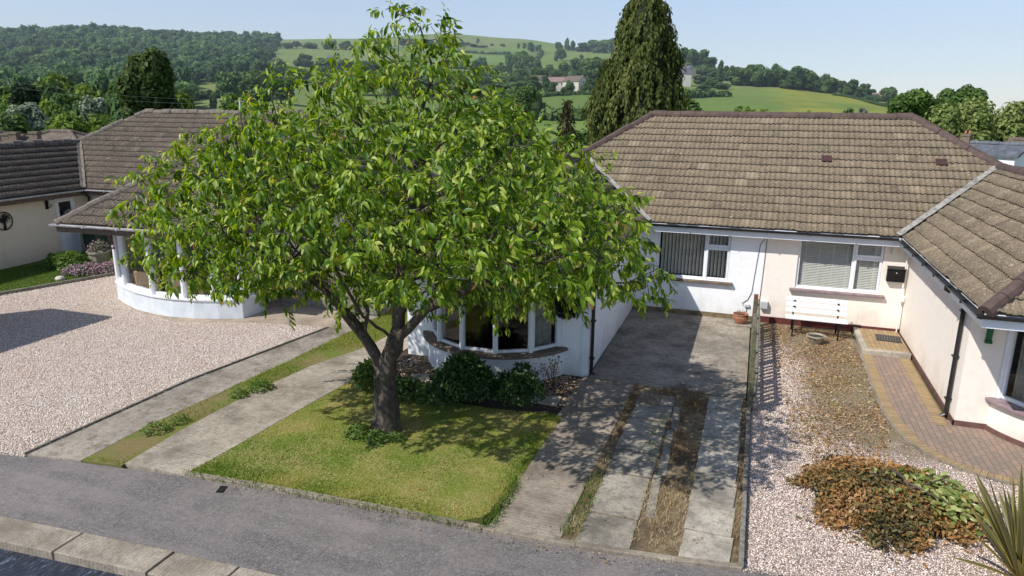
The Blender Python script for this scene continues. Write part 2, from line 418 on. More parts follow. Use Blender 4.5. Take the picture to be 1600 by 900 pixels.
leafmat('grass_blade', [(0, (.13, .21, .028)), (.45, (.26, .3, .05)), (.75, (.42, .37, .11)), (1, (.52, .42, .19))], .35, .7, .15)
leafmat('green_blade', [(0, (.06, .12, .018)), (.6, (.1, .18, .03)), (1, (.17, .21, .05))], .35, .7, .15)
leafmat('straw_blade', [(0, (.13, .075, .035)), (.35, (.3, .2, .1)), (.65, (.46, .36, .2)), (1, (.6, .5, .32))], .3, .8, .15)
leafmat('brown_leaf', [(0, (.04, .03, .016)), (.2, (.1, .1, .03)), (.4, (.18, .13, .045)), (.6, (.3, .15, .045)), (.85, (.42, .22, .075)), (1, (.5, .36, .2))], .2, .6)
leafmat('laurel_leaf', [(0, (.09, .12, .025)), (.45, (.22, .27, .07)), (.75, (.4, .44, .17)), (.9, (.3, .24, .07)), (1, (.42, .2, .05))], .3, .35)
leafmat('flax_leaf', [(0, (.1, .095, .04)), (.35, (.19, .17, .06)), (.6, (.34, .28, .08)), (1, (.6, .48, .1))], .25, .45)
leafmat('pink_petal', [(0, (.35, .2, .25)), (1, (.6, .42, .48))], .3, .6)
leafmat('wreath_leaf', [(0, (.01, .012, .01)), (1, (.03, .03, .02))], .1, .6)
leafmat('wreath_bloom', [(0, (.3, .2, .25)), (1, (.55, .45, .5))], .2, .6)
for nm, lo, md, hi in (('wood_green', (0.048, 0.092, 0.040), (0.092, 0.166, 0.057), (0.166, 0.255, 0.088)),
                       ('hedge_green', (0.039, 0.075, 0.024), (0.078, 0.135, 0.036), (0.135, 0.203, 0.060)),
                       ('oak_green', (0.030, 0.063, 0.018), (0.063, 0.120, 0.027), (0.120, 0.188, 0.045)),
                       ('bright_green', (.055, .105, .016), (.125, .195, .03), (.21, .28, .055)),
                       ('willow_green', (.08, .115, .03), (.17, .215, .06), (.27, .31, .11)),
                       ('silver_green', (.1, .13, .08), (.2, .24, .16), (.33, .37, .27)),
                       ('poplar_green', (.025, .048, .013), (.06, .095, .025), (.13, .165, .055)),
                       ('dark_green', (.01, .022, .012), (.02, .038, .018), (.035, .06, .028)),
                       ('cypress_green', (.025, .042, .012), (.075, .098, .023), (.15, .17, .045)),
                       ('spruce_brown', (.03, .025, .012), (.06, .055, .022), (.09, .085, .03))):
    leafmat(nm, [(0, lo), (.5, md), (1, hi)], .25, .7, .15)
def bark(name, c, d, sc=9):
    N = Nodes(name)
    k = N.noise(sc, 6, .75, N.map((1, 1, .6)), .6); k2 = N.noise(2.5, 4)
    cc = N.ramp(k, [(.32, d), (.58, c), (.75, tuple(x * 1.5 for x in c))])
    cc = N.mix(N.ramp(k2, [(.5, 0), (.7, .5)]), cc, d)
    N.col(cc, .95, .15); N.bump(k, 1, .04); MAT[name] = N.m
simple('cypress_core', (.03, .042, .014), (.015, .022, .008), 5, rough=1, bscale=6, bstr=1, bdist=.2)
bark('cherry_bark', (.13, .105, .085), (.035, .028, .024))
bark('tree_bark', (.1, .08, .06), (.04, .03, .025), 4)

# ------------------------------------------------------------------ leaf and blade meshes
def frames(D, N):
    D = D / np.linalg.norm(D, axis=1, keepdims=True)
    S = np.cross(D, N); l = np.linalg.norm(S, axis=1, keepdims=True); l[l < 1e-6] = 1; S = S / l
    return D, S, np.cross(S, D)
def leaves(P, D, N, L, W, fold=.25, curl=.25):
    """folded, curled leaves of six faces: V, F, index of leaf per vertex"""
    n = len(P); D, S, U = frames(D, N)
    L = np.asarray(L).reshape(-1, 1) * np.ones((n, 1)); W = np.asarray(W).reshape(-1, 1) * np.ones((n, 1))
    def pt(t, s):
        drop = -curl * t * t
        return P + D * L * t + U * L * drop + S * W * s * .5 + U * W * abs(s) * fold
    V = np.stack([pt(0, 0), pt(.35, -1), pt(.35, 0), pt(.35, 1), pt(.72, -.72), pt(.72, 0), pt(.72, .72), pt(1, 0)], 1).reshape(-1, 3)
    b = (np.arange(n) * 8)[:, None]
    T = np.concatenate([b + np.array([[0, 2, 1]]), b + np.array([[0, 3, 2]]), b + np.array([[4, 5, 7]]), b + np.array([[5, 6, 7]])])
    Q = np.concatenate([b + np.array([[1, 2, 5, 4]]), b + np.array([[2, 3, 6, 5]])])
    return V, [T, Q], np.repeat(np.arange(n), 8)
def clumps(P, N, S, aspect=.7):
    """bent rhombic leaf clumps (two triangles) for trees far away"""
    n = len(P); A = rng.normal(size=(n, 3)); N = N / np.linalg.norm(N, axis=1, keepdims=True)
    D = A - N * (A * N).sum(1, keepdims=True); D /= np.linalg.norm(D, axis=1, keepdims=True)
    T = np.cross(N, D); S = np.asarray(S).reshape(-1, 1)
    V = np.stack([P - D * S, P - T * S * aspect + N * S * .25, P + D * S - N * S * .2, P + T * S * aspect + N * S * .25], 1).reshape(-1, 3)
    b = (np.arange(n) * 4)[:, None]
    return V, [np.concatenate([b + np.array([[0, 1, 2]]), b + np.array([[0, 2, 3]])])], np.repeat(np.arange(n), 4)
def blades(P, H, W, lean=.35, dirv=None):
    """grass blades of two bent segments"""
    n = len(P); a = rng.uniform(0, 2 * PI, n); sx = np.stack([np.cos(a), np.sin(a), 0 * a], 1)
    b2 = rng.uniform(0, 2 * PI, n); ln = np.stack([np.cos(b2), np.sin(b2), 0 * b2], 1) * rng.uniform(.1, 1, (n, 1)) * lean
    H = np.asarray(H).reshape(-1, 1); W = np.asarray(W).reshape(-1, 1); z = np.array([[0, 0, 1.]])
    p1 = P + (z * .6 + ln * .35) * H; p2 = P + (z * .85 + ln) * H
    V = np.stack([P - sx * W / 2, P + sx * W / 2, p1 - sx * W * .35, p1 + sx * W * .35, p2], 1).reshape(-1, 3)
    b = (np.arange(n) * 5)[:, None]
    return V, [b + np.array([[2, 3, 4]]), b + np.array([[0, 1, 3, 2]])], np.repeat(np.arange(n), 5)
def inpoly(X, Y, poly):
    ins = np.zeros(len(X), bool); n = len(poly)
    for i in range(n):
        x0, y0 = poly[i]; x1, y1 = poly[(i + 1) % n]
        c = ((y0 > Y) != (y1 > Y)) & (X < (x1 - x0) * (Y - y0) / (y1 - y0 + 1e-12) + x0); ins ^= c
    return ins
def scatter(poly, n):
    p = np.array(poly); lo, hi = p.min(0), p.max(0); out = np.zeros((0, 2))
    while len(out) < n:
        q = rng.uniform(lo, hi, (n * 2, 2)); out = np.concatenate([out, q[inpoly(q[:, 0], q[:, 1], poly)]])
    return out[:n]
def vnoise(X, Y, s, seed=0):                   # cheap smooth 2-D noise, 0..1
    r = np.random.default_rng(seed); v = 0
    for k in range(6):
        a = r.uniform(0, 2 * PI); q = s * r.uniform(.6, 1.7); v = v + np.sin((X * math.cos(a) + Y * math.sin(a)) * q + r.uniform(0, 6.28))
    return .5 + v / 8

# ------------------------------------------------------------------ terrain: a plateau, a valley, hills beyond
KD = np.array([0, 30, 48, 100, 180, 300, 450, 650, 900, 1200, 1700, 2600], float)
cols_px = [-900, 0, 200, 400, 550, 700, 800, 950, 1100, 1200, 1300, 1385, 1450, 1600, 2300]
rows = [  # pixels above eye level on a 1105 px focal length, at d = 100 180 300 450 650 900 1200 1700
    [-75, -60, -20, 20, 60, 90, 86, 60], [-90, -72, -25, 16, 58, 91, 84, 58], [-90, -70, -10, 32, 69, 99, 90, 58], [-88, -58, 6, 40, 70, 93, 98, 60],
    [-88, -58, -4, 30, 68, 92, 100, 62], [-86, -56, 2, 26, 60, 93, 107, 70], [-84, -50, 16, 34, 60, 88, 102, 66], [-82, -42, 22, 42, 64, 88, 86, 60],
    [-78, -44, 8, 40, 62, 60, 50, 30], [-72, -30, 10, 37, 42, 34, 26, 10], [-68, -26, 8, 27, 24, 16, 8, -4], [-64, -28, 4, 16, 10, 2, -4, -8],
    [-60, -30, -6, 2, -4, -8, -9, -8], [-58, -34, -16, -10, -12, -12, -11, -8], [-60, -40, -22, -14, -14, -12, -10, -8]]
_az = np.array([math.atan2(*ray(p, 171)[:2]) for p in cols_px])
_hn = [math.hypot(*ray(p, 171)[:2]) for p in cols_px]
_tab = np.array([[0] + [0] + [-2.7] + [CAM_H + r[i] * KD[i + 3] / min(hn, 1500) for i in range(8)] + [0] for r, hn in zip(rows, _hn)])
_tab[:, 11] = CAM_H - 4
KD2 = KD.copy()
def _smooth(t): return t * t * (3 - 2 * t)
def terrain(x, y):
    x = np.asarray(x, float); y = np.asarray(y, float)
    d = np.hypot(x, y); az = np.clip(np.arctan2(x, y), _az[0], _az[-1])
    i = np.clip(np.searchsorted(_az, az) - 1, 0, len(_az) - 2); t = _smooth((az - _az[i]) / (_az[i + 1] - _az[i]))
    j = np.clip(np.searchsorted(KD2, d) - 1, 0, len(KD2) - 2); u = np.clip((d - KD2[j]) / (KD2[j + 1] - KD2[j]), 0, 1)
    # smooth in distance: catmull-rom through the knots
    def row(jj): jj = np.clip(jj, 0, len(KD2) - 1); return _tab[i, jj] * (1 - t) + _tab[i + 1, jj] * t
    p0, p1, p2, p3 = row(j - 1), row(j), row(j + 1), row(j + 2)
    h = KD2[np.clip(j + 1, 0, len(KD2) - 1)] - KD2[j]
    m1 = np.where(j > 0, (p2 - p0) / (KD2[np.clip(j + 1, 0, 11)] - KD2[np.clip(j - 1, 0, 11)]), 0) * h
    m2 = np.where(j < 10, (p3 - p1) / (KD2[np.clip(j + 2, 0, 11)] - KD2[j]), 0) * h
    z = (2 * u**3 - 3 * u**2 + 1) * p1 + (u**3 - 2 * u**2 + u) * m1 + (-2 * u**3 + 3 * u**2) * p2 + (u**3 - u**2) * m2
    z = np.where(d < 30, 0, z)
    z = z + np.clip((d - 200) / 400, 0, 1) * (vnoise(x, y, .016, 3) - .5) * 5
    front = np.clip((8 - y) / 20, 0, 1) * np.clip((30 - y) / 10, 0, 1)
    return z * (1 - front * .7)
def ground_z(x, y): return float(terrain(np.array([x]), np.array([y]))[0]) - .16
def build_ground():
    rad = np.concatenate([[0, 6, 12, 18, 24], np.geomspace(28, 5500, 110)]); na = 300
    az = np.concatenate([np.linspace(-PI, -1.3, 40, endpoint=False), np.linspace(-1.3, .75, na, endpoint=False), np.linspace(.75, PI, 50, endpoint=False)])
    A, Rr = np.meshgrid(az, rad); X = Rr * np.sin(A); Y = Rr * np.cos(A)
    Z = terrain(X.ravel(), Y.ravel()).reshape(X.shape) - .16
    Z = np.where(Rr > 2700, -.16 + (CAM_H - 4) * np.clip(1 - (Rr - 2700) / 1000, 0, 1) - np.clip(Rr - 2700, 0, None) * .002, Z)
    V = np.stack([X, Y, Z], -1).reshape(-1, 3); n = len(az); k = len(rad)
    I = np.arange(k - 1)[:, None] * n; J = np.arange(n)[None]; J1 = (J + 1) % n
    F = np.stack([I + J, I + n + J, I + n + J1, I + J1], -1).reshape(-1, 4)
    N = Nodes('pasture')
    k1 = N.noise(.009, 4); k2 = N.noise(.05, 6, .7); k3 = N.noise(.35, 5, .7)
    fld = N.voro(.012, 'Color', src=N.mix(12.0, N.co, N.noise(.02, 2), 'ADD')); sp = N.n.new('ShaderNodeSeparateColor'); N.link(fld, sp.inputs[0])
    c = N.ramp(sp.outputs[0], [(.1, (.11, .18, .04)), (.4, (.16, .235, .055)), (.6, (.2, .23, .085)), (.9, (.15, .24, .05))])
    c = N.mix(N.ramp(k2, [(.4, 0), (.7, .6)]), c, (.13, .145, .05))
    c = N.mix(N.ramp(k3, [(.35, .35), (.6, 0)]), c, (.06, .09, .025))
    # buttercup meadow on the right-hand slope, mown bands nearer the farm track
    x, y, _ = N.sep()
    xe = N.math('ADD', x, N.math('MULTIPLY', N.math('SUBTRACT', N.noise(.03, 4), .5), 40))
    md = N.math('MULTIPLY', N.math('MULTIPLY', N.math('SUBTRACT', xe, 2), .06, True), N.math('GREATER_THAN', y, 120))
    yl = N.ramp(N.noise(.03, 5, .65), [(.4, .1), (.6, .8)])
    c = N.mix(N.math('MULTIPLY', yl, md), c, (.26, .25, .035))
    N.col(c, .95, .1); N.bump(k3, .5, .5); MAT['pasture'] = N.m
    o = np_mesh('ground', V, [F], N.m, smooth=True); tag(o, kind='structure')
build_ground()

# ------------------------------------------------------------------ the plots, drives and street
def sheet(name, poly, z, mat, depth=0):
    mb = MB()
    if depth: mb.prism(poly, z - depth, z)
    else: mb.add([(x, y, z) for x, y in poly], [tuple(range(len(poly)))])
    o = mb.build(name, MAT[mat]); tag(o, kind='structure'); return o
BACK = [(-40, 4.6), (-26, 5.3), (-18, 6.1), (-13.5, 6.5), (-10.54, 6.8), (-9.2, 7.03), (-7.45, 7.22), (-6, 7.32), (-4.3, 7.38), (-2.9, 7.41), (-1.7, 7.47), (-.55, 7.58), (.25, 7.7), (1.5, 7.95), (4, 8.2), (12, 8.9), (30, 11)]
KB = [(-40, 3.3), (-20, 4.75), (-12, 5.35), (-8.9, 5.6), (-7.57, 5.68), (-6.16, 5.76), (-5, 5.8), (-3, 5.86), (0, 5.95), (4, 6.1), (30, 8)]
KF = [(x, y - .43) for x, y in KB]
sheet('road', [(x, y + .05) for x, y in KF] + [(30, -9), (-40, -12)], -.12, 'road_asphalt')
sheet('far_pavement', [(-40, -12), (30, -9), (30, -14), (-40, -17)], -.05, 'pavement_asphalt')
sheet('pavement', KB + BACK[::-1], -.02, 'pavement_asphalt', .12)
def kerb_blocks():
    mb = MB(); xs = [-40 + .0]; 
    P = lambda L, x: (x, float(np.interp(x, [p[0] for p in L], [p[1] for p in L])))
    x = -30.0; lens = [1.38, .92, .92, .9]
    x = -6.22 - 1.36 * 14; 
    while x < 20:
        L = 1.36 if x < -6.3 else .92
        a, b = x + .012, x + L - .012
        j = random.uniform(-.006, .006)
        mb.prism([P(KF, a), P(KF, b), P(KB, b), P(KB, a)], -.14, -.008 + j); x += L
    o = mb.build('kerb', MAT['kerb_stone'], bevel=.012); tag(o, kind='structure')
kerb_blocks()
# edging between pavement and gardens
def ribbon(mb, pts, wd, z0, z1, off=0):
    pts = [np.array(p, float) for p in pts]
    for i in range(len(pts) - 1):
        d = nrm(pts[i + 1] - pts[i]); n = np.array([-d[1], d[0]])
        a, b = pts[i] + n * off, pts[i + 1] + n * off
        mb.prism([tuple(a), tuple(b), tuple(b + n * wd), tuple(a + n * wd)], z0, z1)
mb = MB(); ribbon(mb, [p for p in BACK if -7.5 < p[0] < .3], .09, -.1, .03)
tag(mb.build('garden_edging', MAT['edge_kerb'], bevel=.01), kind='structure')
def by(x): return float(np.interp(x, [p[0] for p in BACK], [p[1] for p in BACK]))
sheet('yard', [(-34, 13.2), (-34, 45), (26, 45), (26, 14), (4.2, 13), (-10, 13)], -.03, 'yard_turf')
gr_l = [(-19.95, by(-19.95) + .0), (-19.62, 13.35), (-18.6, 16.7), (-16.6, 16.5), (-16.2, 14.1), (-14.6, 13.4), (-13.2, 13.17), (-11.1, 13.85), (-9.55, 14.1), (-10.06, 10.2), (-10.16, by(-10.16))]
sheet('gravel_drive', gr_l, .0, 'pink_gravel', .12)
sheet('gravel_apron', [(-16.6, 16.5), (-16.35, 14.15), (-14.6, 13.38), (-13.2, 13.15), (-11.1, 13.83), (-9.4, 14.1), (-9.2, 16.8)], .004, 'apron')
sheet('neighbour_lawn', [(-26, by(-26)), (-19.99, by(-19.99)), (-19.66, 13.35), (-18.6, 16.9), (-19, 19.3), (-26, 20)], .004, 'left_turf')
mb = MB(); ribbon(mb, [(-20.0, 6.2), (-19.62, 13.35), (-18.62, 16.8)], .08, -.05, .09)
tag(mb.build('gravel_edging', MAT['weathered_timber']), kind='structure')
mb = MB(); ribbon(mb, [(-10.17, by(-10.17) + .02), (-10.08, 10.2), (-9.5, 14.0)], .04, -.05, .035)
tag(mb.build('gravel_border', MAT['weathered_timber']), kind='structure')
s1 = [(-10.14, by(-10.1) + .01), (-9.22, by(-9.2) + .01), (-9.24, 8.25), (-9.13, 9.67), (-8.96, 11.73), (-8.85, 13.9), (-8.8, 18.5), (-9.3, 18.5), (-9.46, 14.1), (-10.04, 10.2)]
sheet('concrete_strip', s1, .008, 'strip_concrete', .1)
vg = [(-9.22, by(-9.2) + .02), (-8.53, by(-8.5) + .02), (-8.6, 8.5), (-8.55, 10.2), (-8.35, 11.7), (-7.9, 13.1), (-7.6, 18), (-8.8, 18.2), (-8.85, 13.9), (-8.96, 11.73), (-9.13, 9.67), (-9.24, 8.25)]
sheet('grass_verge', vg, .004, 'verge_turf', .12)
s2 = [(-8.53, by(-8.5) + .01), (-7.45, by(-7.4) + .01), (-7.34, 8.65), (-7.17, 11.07), (-7.02, 13), (-6.9, 18), (-7.6, 18), (-7.9, 13.1), (-8.35, 11.7), (-8.55, 10.2), (-8.6, 8.5)]
mb = MB()
ys = [by(-8) - .02, 8.1, 18.0]
XL = lambda y: float(np.interp(y, [7.2, 8.5, 10.2, 11.7, 13.1, 18], [-8.53, -8.6, -8.55, -8.35, -7.9, -7.6]))
XR = lambda y: float(np.interp(y, [7.2, 8.65, 11.07, 13, 18], [-7.45, -7.34, -7.17, -7.02, -6.9]))
yy = [7.2, 7.78, 7.79, 9.3, 10.9, 12.4, 14.2, 18]
for a, b in ((7.19, 7.78), (7.8, 10.6), (10.61, 13.2), (13.21, 18)):
    n = 5; yl = [a + (b - a) * i / n for i in range(n + 1)]
    mb.prism([(XL(y), max(y, by(XL(y)) + .01)) for y in yl] + [(XR(y), max(y, by(XR(y)) + .01)) for y in yl[::-1]], -.1, .012)
tag(mb.build('garden_path', MAT['pale_concrete'], bevel=.006), kind='structure')
lawn_poly = [(-7.43, 7.33), (-7.32, 8.65), (-7.15, 11.07), (-7.05, 12.0), (-6.3, 11.2), (-5.2, 10.95), (-4, 10.95), (-2.83, 11.1), (-2.86, 8.3), (-2.9, 7.95), (-3.0, 7.68), (-3.2, 7.53)] + [(x, by(x) + .09) for x in (-4.3, -6)]
sheet('lawn', lawn_poly, .016, 'lawn_turf', .1)
bed_poly = [(-7.05, 12.0), (-6.95, 14), (-2.9, 14), (-2.9, 11.1), (-4, 10.95), (-5.2, 10.95), (-6.3, 11.2)]
sheet('flower_bed', bed_poly, .006, 'dark_soil')
mb = MB(); mb.box(-2.9, -2.82, 11.0, 13.0, -.05, .06)
tag(mb.build('bed_edging', MAT['edge_kerb'], bevel=.008), kind='structure')
# drive
mb = MB()
for a, b in ((7.42, 8.05), (8.07, 13.0)):
    mb.prism([(-2.87, max(a, by(-2.87) + .005)), (-1.92, max(a, by(-1.9) + .005)), (-1.88, b), (-2.82, b)], -.1, .012)
tag(mb.build('driveway_strip', MAT['drive_concrete'], bevel=.006), kind='structure')
mb = MB(); mb.prism([(-2.82, 13.02), (.17, 13.02), (.17, 18.4), (-2.87, 18.4)], -.1, .012)
tag(mb.build('driveway', MAT['drive_slab']), kind='structure')
sheet('driveway_weeds', [(-1.92, by(-1.9) + .0), (.2, by(.2) + .0), (.2, 13.02), (-1.88, 13.02)], -.004, 'straw_bed', .1)
mb = MB(); y = 7.58
for L in (.75, 1.15, .75, .72, .55, .7, .5):
    j = random.uniform(-.02, .02); mb.prism([(-1.74 + j, max(y, by(-1.74) + .03)), (-1.06, max(y, by(-1) + .03)), (-1.08 + j, y + L - .05), (-1.72, y + L - .04)], -.06, .014 + random.uniform(-.004, .004)); y += L
for a, b in ((8.45, 9.6), (9.64, 11.2), (11.25, 12.2)):
    mb.prism([(-1.0, a), (-.87, a), (-.93, b), (-1.05, b)], -.06, .01)
tag(mb.build('paving_slabs', MAT['dark_slab'], bevel=.008), kind='structure')
mb = MB(); y = 7.72
for L in (.62, .72, .68, .7, .72, .62, .6, .6):
    mb.prism([(-.49, max(y, by(-.49) + .04)), (.1, max(y, by(.1) + .03)), (.13, y + L - .025), (-.47, y + L - .03)], -.06, .014 + random.uniform(-.004, .005)); y += L
tag(mb.build('slab_track', MAT['grey_slab'], bevel=.008), kind='structure')
mb = MB(); mb.box(.2, .26, by(.2) + .02, 12.9, -.1, .085)
tag(mb.build('boundary_board', MAT['weathered_timber'], bevel=.006), kind='structure')
# right-hand garden
PATH = [(2.55, 16.6), (2.52, 15), (2.51, 14.02), (2.54, 13.2), (2.62, 12.59), (2.72, 12.15), (2.88, 11.8), (3.08, 11.53), (3.32, 11.34), (3.6, 11.2), (3.9, 11.12), (4.4, 11.05), (6, 11.0), (9, 11.0)]
rg = [(.25, by(.25) + .01), (4, by(4) + .01), (9, by(9) + .01), (9, 11.02)] + PATH[::-1] + [(2.5, 18.5), (.25, 18.5)]
sheet('gravel_garden', rg, .0, 'rose_gravel', .12)
def brick_mat(name, c1, c2, mort, scale, w=.5, h=.25, offs=.5):
    N = Nodes(name)
    uv = N.n.new('ShaderNodeTexCoord').outputs['UV']
    b = N.n.new('ShaderNodeTexBrick'); N.link(uv, b.inputs['Vector']); b.offset = offs
    b.inputs['Scale'].default_value = 1; b.inputs['Brick Width'].default_value = w; b.inputs['Row Height'].default_value = h
    b.inputs['Mortar Size'].default_value = .006; b.inputs['Mortar Smooth'].default_value = .3
    b.inputs['Color1'].default_value = (*c1, 1); b.inputs['Color2'].default_value = (*c2, 1); b.inputs['Mortar'].default_value = (*mort, 1)
    c = N.mix(N.ramp(N.noise(14, 5, .7), [(.4, 0), (.7, .5)]), b.outputs['Color'], tuple(x * .55 for x in c1))
    N.col(c, .9, .2); N.bump(b.outputs['Fac'], -.6, .008); MAT[name] = N.m
brick_mat('path_brick', (.34, .24, .18), (.25, .2, .165), (.12, .1, .07), 1, .2, .1)
brick_mat('path_border_brick', (.4, .285, .15), (.3, .215, .125), (.14, .11, .07), 1, .1, .2, 0)
def uv_sheet(name, V, F, UV, mat):
    me = bpy.data.meshes.new(name); me.from_pydata(V, [], F); ul = me.uv_layers.new(name='UVMap')
    for p in me.polygons:
        for li in p.loop_indices: ul.data[li].uv = UV[me.loops[li].vertex_index]
    me.materials.append(MAT[mat]); o = link(bpy.data.objects.new(name, me)); return o
def strip_uv(name, pts, o0, o1, z, mat):
    V, UV, F = [], [], []; s = 0
    pts = [np.array(p, float) for p in pts]
    for i, p in enumerate(pts):
        d = nrm(pts[min(i + 1, len(pts) - 1)] - pts[max(i - 1, 0)]); n = np.array([-d[1], d[0]])
        if i: s += np.linalg.norm(p - pts[i - 1])
        for o in (o0, o1): q = p + n * o; V.append((q[0], q[1], z)); UV.append((s, o - o0))
        if i: F.append((2 * i - 2, 2 * i, 2 * i + 1, 2 * i - 1))
    return uv_sheet(name, V, F, UV, mat)
mainp = [(p[0] + .0, p[1]) for p in PATH] + [(9, 13.3), (3.5, 13.3), (3.5, 18.4), (2.55, 18.4)]
a30 = 0
tag(uv_sheet('brick_path', [(x, y, .004) for x, y in mainp], [tuple(range(len(mainp)))], [(y, x) for x, y in mainp], 'path_brick'), kind='structure')
fine = []
for i in range(len(PATH) - 1):
    for t in np.linspace(0, 1, 4, endpoint=False): fine.append(tuple(np.array(PATH[i]) * (1 - t) + np.array(PATH[i + 1]) * t))
tag(strip_uv('path_border', fine, .0, .2, .010, 'path_border_brick'), kind='structure')
tag(strip_uv('path_wall_border', [(3.28, 16.6), (3.28, 13.0)], .0, .22, .009, 'path_border_brick'), kind='structure')
mb = MB(); ribbon(mb, fine, .05, -.06, .025, -.05)
tag(mb.build('path_kerb', MAT['edge_kerb']), kind='structure')
mb = MB(); mb.box(2.55, 3.52, 16.6, 16.75, -.05, .11); mb.box(2.55, 2.68, 16.752, 18.4, -.05, .11)
tag(mb.build('step_edging', MAT['grey_slab'], bevel=.01), kind='structure')
tag(uv_sheet('path_step', [(2.68, 16.75, .1), (3.52, 16.75, .1), (3.52, 18.4, .1), (2.68, 18.4, .1)], [(0, 1, 2, 3)], [(0, 0), (.84, 0), (.84, 1.65), (0, 1.65)], 'path_border_brick'), kind='structure')

# loose stones lying on the gravel
def stones(name, poly, n, mat, lo=.008, hi=.022, fn=None):
    P = scatter(poly, n)
    if fn is not None: P = P[fn(P[:, 0], P[:, 1])]
    n = len(P); s = rng.uniform(lo, hi, (n, 1)); c = np.concatenate([P, s * .35], 1)
    base = np.array([[1, 0, 0], [0, 1, 0], [-1, 0, 0], [0, -1, 0], [0, 0, .8], [0, 0, -.5]])
    a = rng.uniform(0, 2 * PI, n); ca, sa = np.cos(a), np.sin(a)
    jit = rng.uniform(.6, 1.3, (n, 6, 1)); B = base[None] * jit * s[:, None]
    X = B[..., 0] * ca[:, None] - B[..., 1] * sa[:, None]; Yv = B[..., 0] * sa[:, None] + B[..., 1] * ca[:, None]
    V = (np.stack([X, Yv, B[..., 2] + B[..., 0] * .3], -1) + c[:, None]).reshape(-1, 3)
    b = (np.arange(n) * 6)[:, None]
    F = np.concatenate([b + np.array([[i, (i + 1) % 4, 4]]) for i in range(4)] + [b + np.array([[(i + 1) % 4, i, 5]]) for i in range(4)])
    o = np_mesh(name, V, [F], MAT[mat], attr=np.repeat(rng.uniform(0, 1, n), 6)); tag(o, kind='stuff'); return o
stones('loose_gravel', gr_l, 60000, 'pink_stones', .007, .018)
def keep_r(x, y):
    k = np.clip((x - .95) * .9, 0, 1) * np.clip((y - 10.9) * .55, 0, 1) * 1.6 + np.clip((y - 15.6) * .5, 0, 1)
    return rng.uniform(0, 1, len(x)) > np.clip(k * 1.6, 0, .985)
stones('garden_gravel', [(.28, 7.75), (4.6, 8.3), (4.4, 11)] + PATH[10::-1] + [(2.5, 18), (.28, 18)], 44000, 'pink_stones', .006, .015, keep_r)
stones('bed_gravel', [(-6.95, 11.6), (-6.6, 13), (-3.2, 13), (-2.92, 12.9), (-2.92, 11.5), (-4.5, 11.6)], 5000, 'mixed_stones', .01, .025)

# grass
def grass(name, P, H, W, mat, tint, lean=.5):
    V, F, k = blades(np.concatenate([P, np.full((len(P), 1), .01)], 1), H, W, lean)
    o = np_mesh(name, V, F, MAT[mat], attr=tint[k]); tag(o, kind='stuff'); return o
P = scatter(lawn_poly, 70000); nz = vnoise(P[:, 0], P[:, 1], 1.6, 5); nz2 = vnoise(P[:, 0], P[:, 1], 4.5, 6)
edge = np.clip((-2.9 - P[:, 0]) / .3, 0, 1) * np.clip((P[:, 1] - 7.45) / .4, 0, 1)
tn = np.clip(-.68 + (nz * .65 + nz2 * .6) * 1.85 + rng.normal(0, .16, len(P)) - (1 - edge) * .35, 0, 1)
grass('lawn_grass', P, rng.uniform(.014, .034, len(P)) * (1 + (1 - edge) * 1.0), rng.uniform(.006, .012, len(P)), 'grass_blade', tn, .8)
P = scatter(vg, 20000); nz = vnoise(P[:, 0], P[:, 1], 1.9, 8); P = P[nz + rng.normal(0, .12, len(P)) > .36]
grass('verge_grass', P, rng.uniform(.025, .065, len(P)), rng.uniform(.006, .012, len(P)), 'grass_blade', np.clip(rng.normal(.25, .22, len(P)) + .5 * (vnoise(P[:, 0] * 3, P[:, 1], 1.7, 40) - .4), 0, 1), .8)
P = scatter([(-24, 11), (-19.75, 11), (-19.7, 13.35), (-18.8, 16.6), (-20, 17), (-22.2, 17)], 26000)
grass('neighbour_grass', P, rng.uniform(.03, .06, len(P)), rng.uniform(.01, .016, len(P)), 'green_blade', np.clip(rng.normal(.5, .22, len(P)), 0, 1), .7)
# dry grass in the joints of the drive
D = []
P = scatter([(-.87, 7.75), (-.5, 7.75), (-.5, 12.6), (-.95, 12.6)], 5200); D.append(P)
P = scatter([(-1.93, 7.6), (-1.72, 7.6), (-1.72, 12.9), (-1.9, 12.9)], 1900); D.append(P)
P = scatter([(-1.9, 12.1), (-.3, 12.1), (-.3, 13.1), (-1.9, 13.1)], 2600); D.append(P)
P = scatter([(-1.08, 7.8), (-1.0, 7.8), (-1.05, 12.2), (-1.1, 12.2)], 500); D.append(P)
P = scatter([(.11, 7.75), (.2, 7.75), (.2, 12.9), (.14, 12.9)], 900); D.append(P)
D = np.concatenate(D)
D = np.concatenate([D, D[rng.choice(len(D), 2600)] + rng.normal(0, .07, (2600, 2))]); D = D[(D[:, 0] < .19) & (D[:, 1] > by(-.8) + .12)]
pz = vnoise(D[:, 0] * 2, D[:, 1], 3.3, 41) + rng.normal(0, .13, len(D)); far = np.clip((D[:, 1] - 9.3) / 2, 0, 1); pz -= .12 * far
D = D[pz > .42]; far = np.clip((D[:, 1] - 9.3) / 2, 0, 1)
grass('dry_grass', D, rng.uniform(.02, .085, len(D)), rng.uniform(.004, .008, len(D)), 'straw_blade', np.clip(rng.normal(.62, .25, len(D)) - .42 * far, 0, 1), 1.8)
P = np.concatenate([scatter([(-1.95, 7.6), (-1.7, 7.6), (-1.7, 9.3), (-1.92, 9.3)], 420), scatter([(-1.3, 9.9), (-1.1, 9.9), (-1.15, 12), (-1.25, 12)], 120),
                    scatter([(-2.95, 7.45), (-2.75, 7.45), (-2.75, 8.6), (-2.95, 8.8)], 500), scatter([(-7.5, 7.2), (-2.9, 7.36), (-2.9, 7.45), (-7.5, 7.32)], 500)])
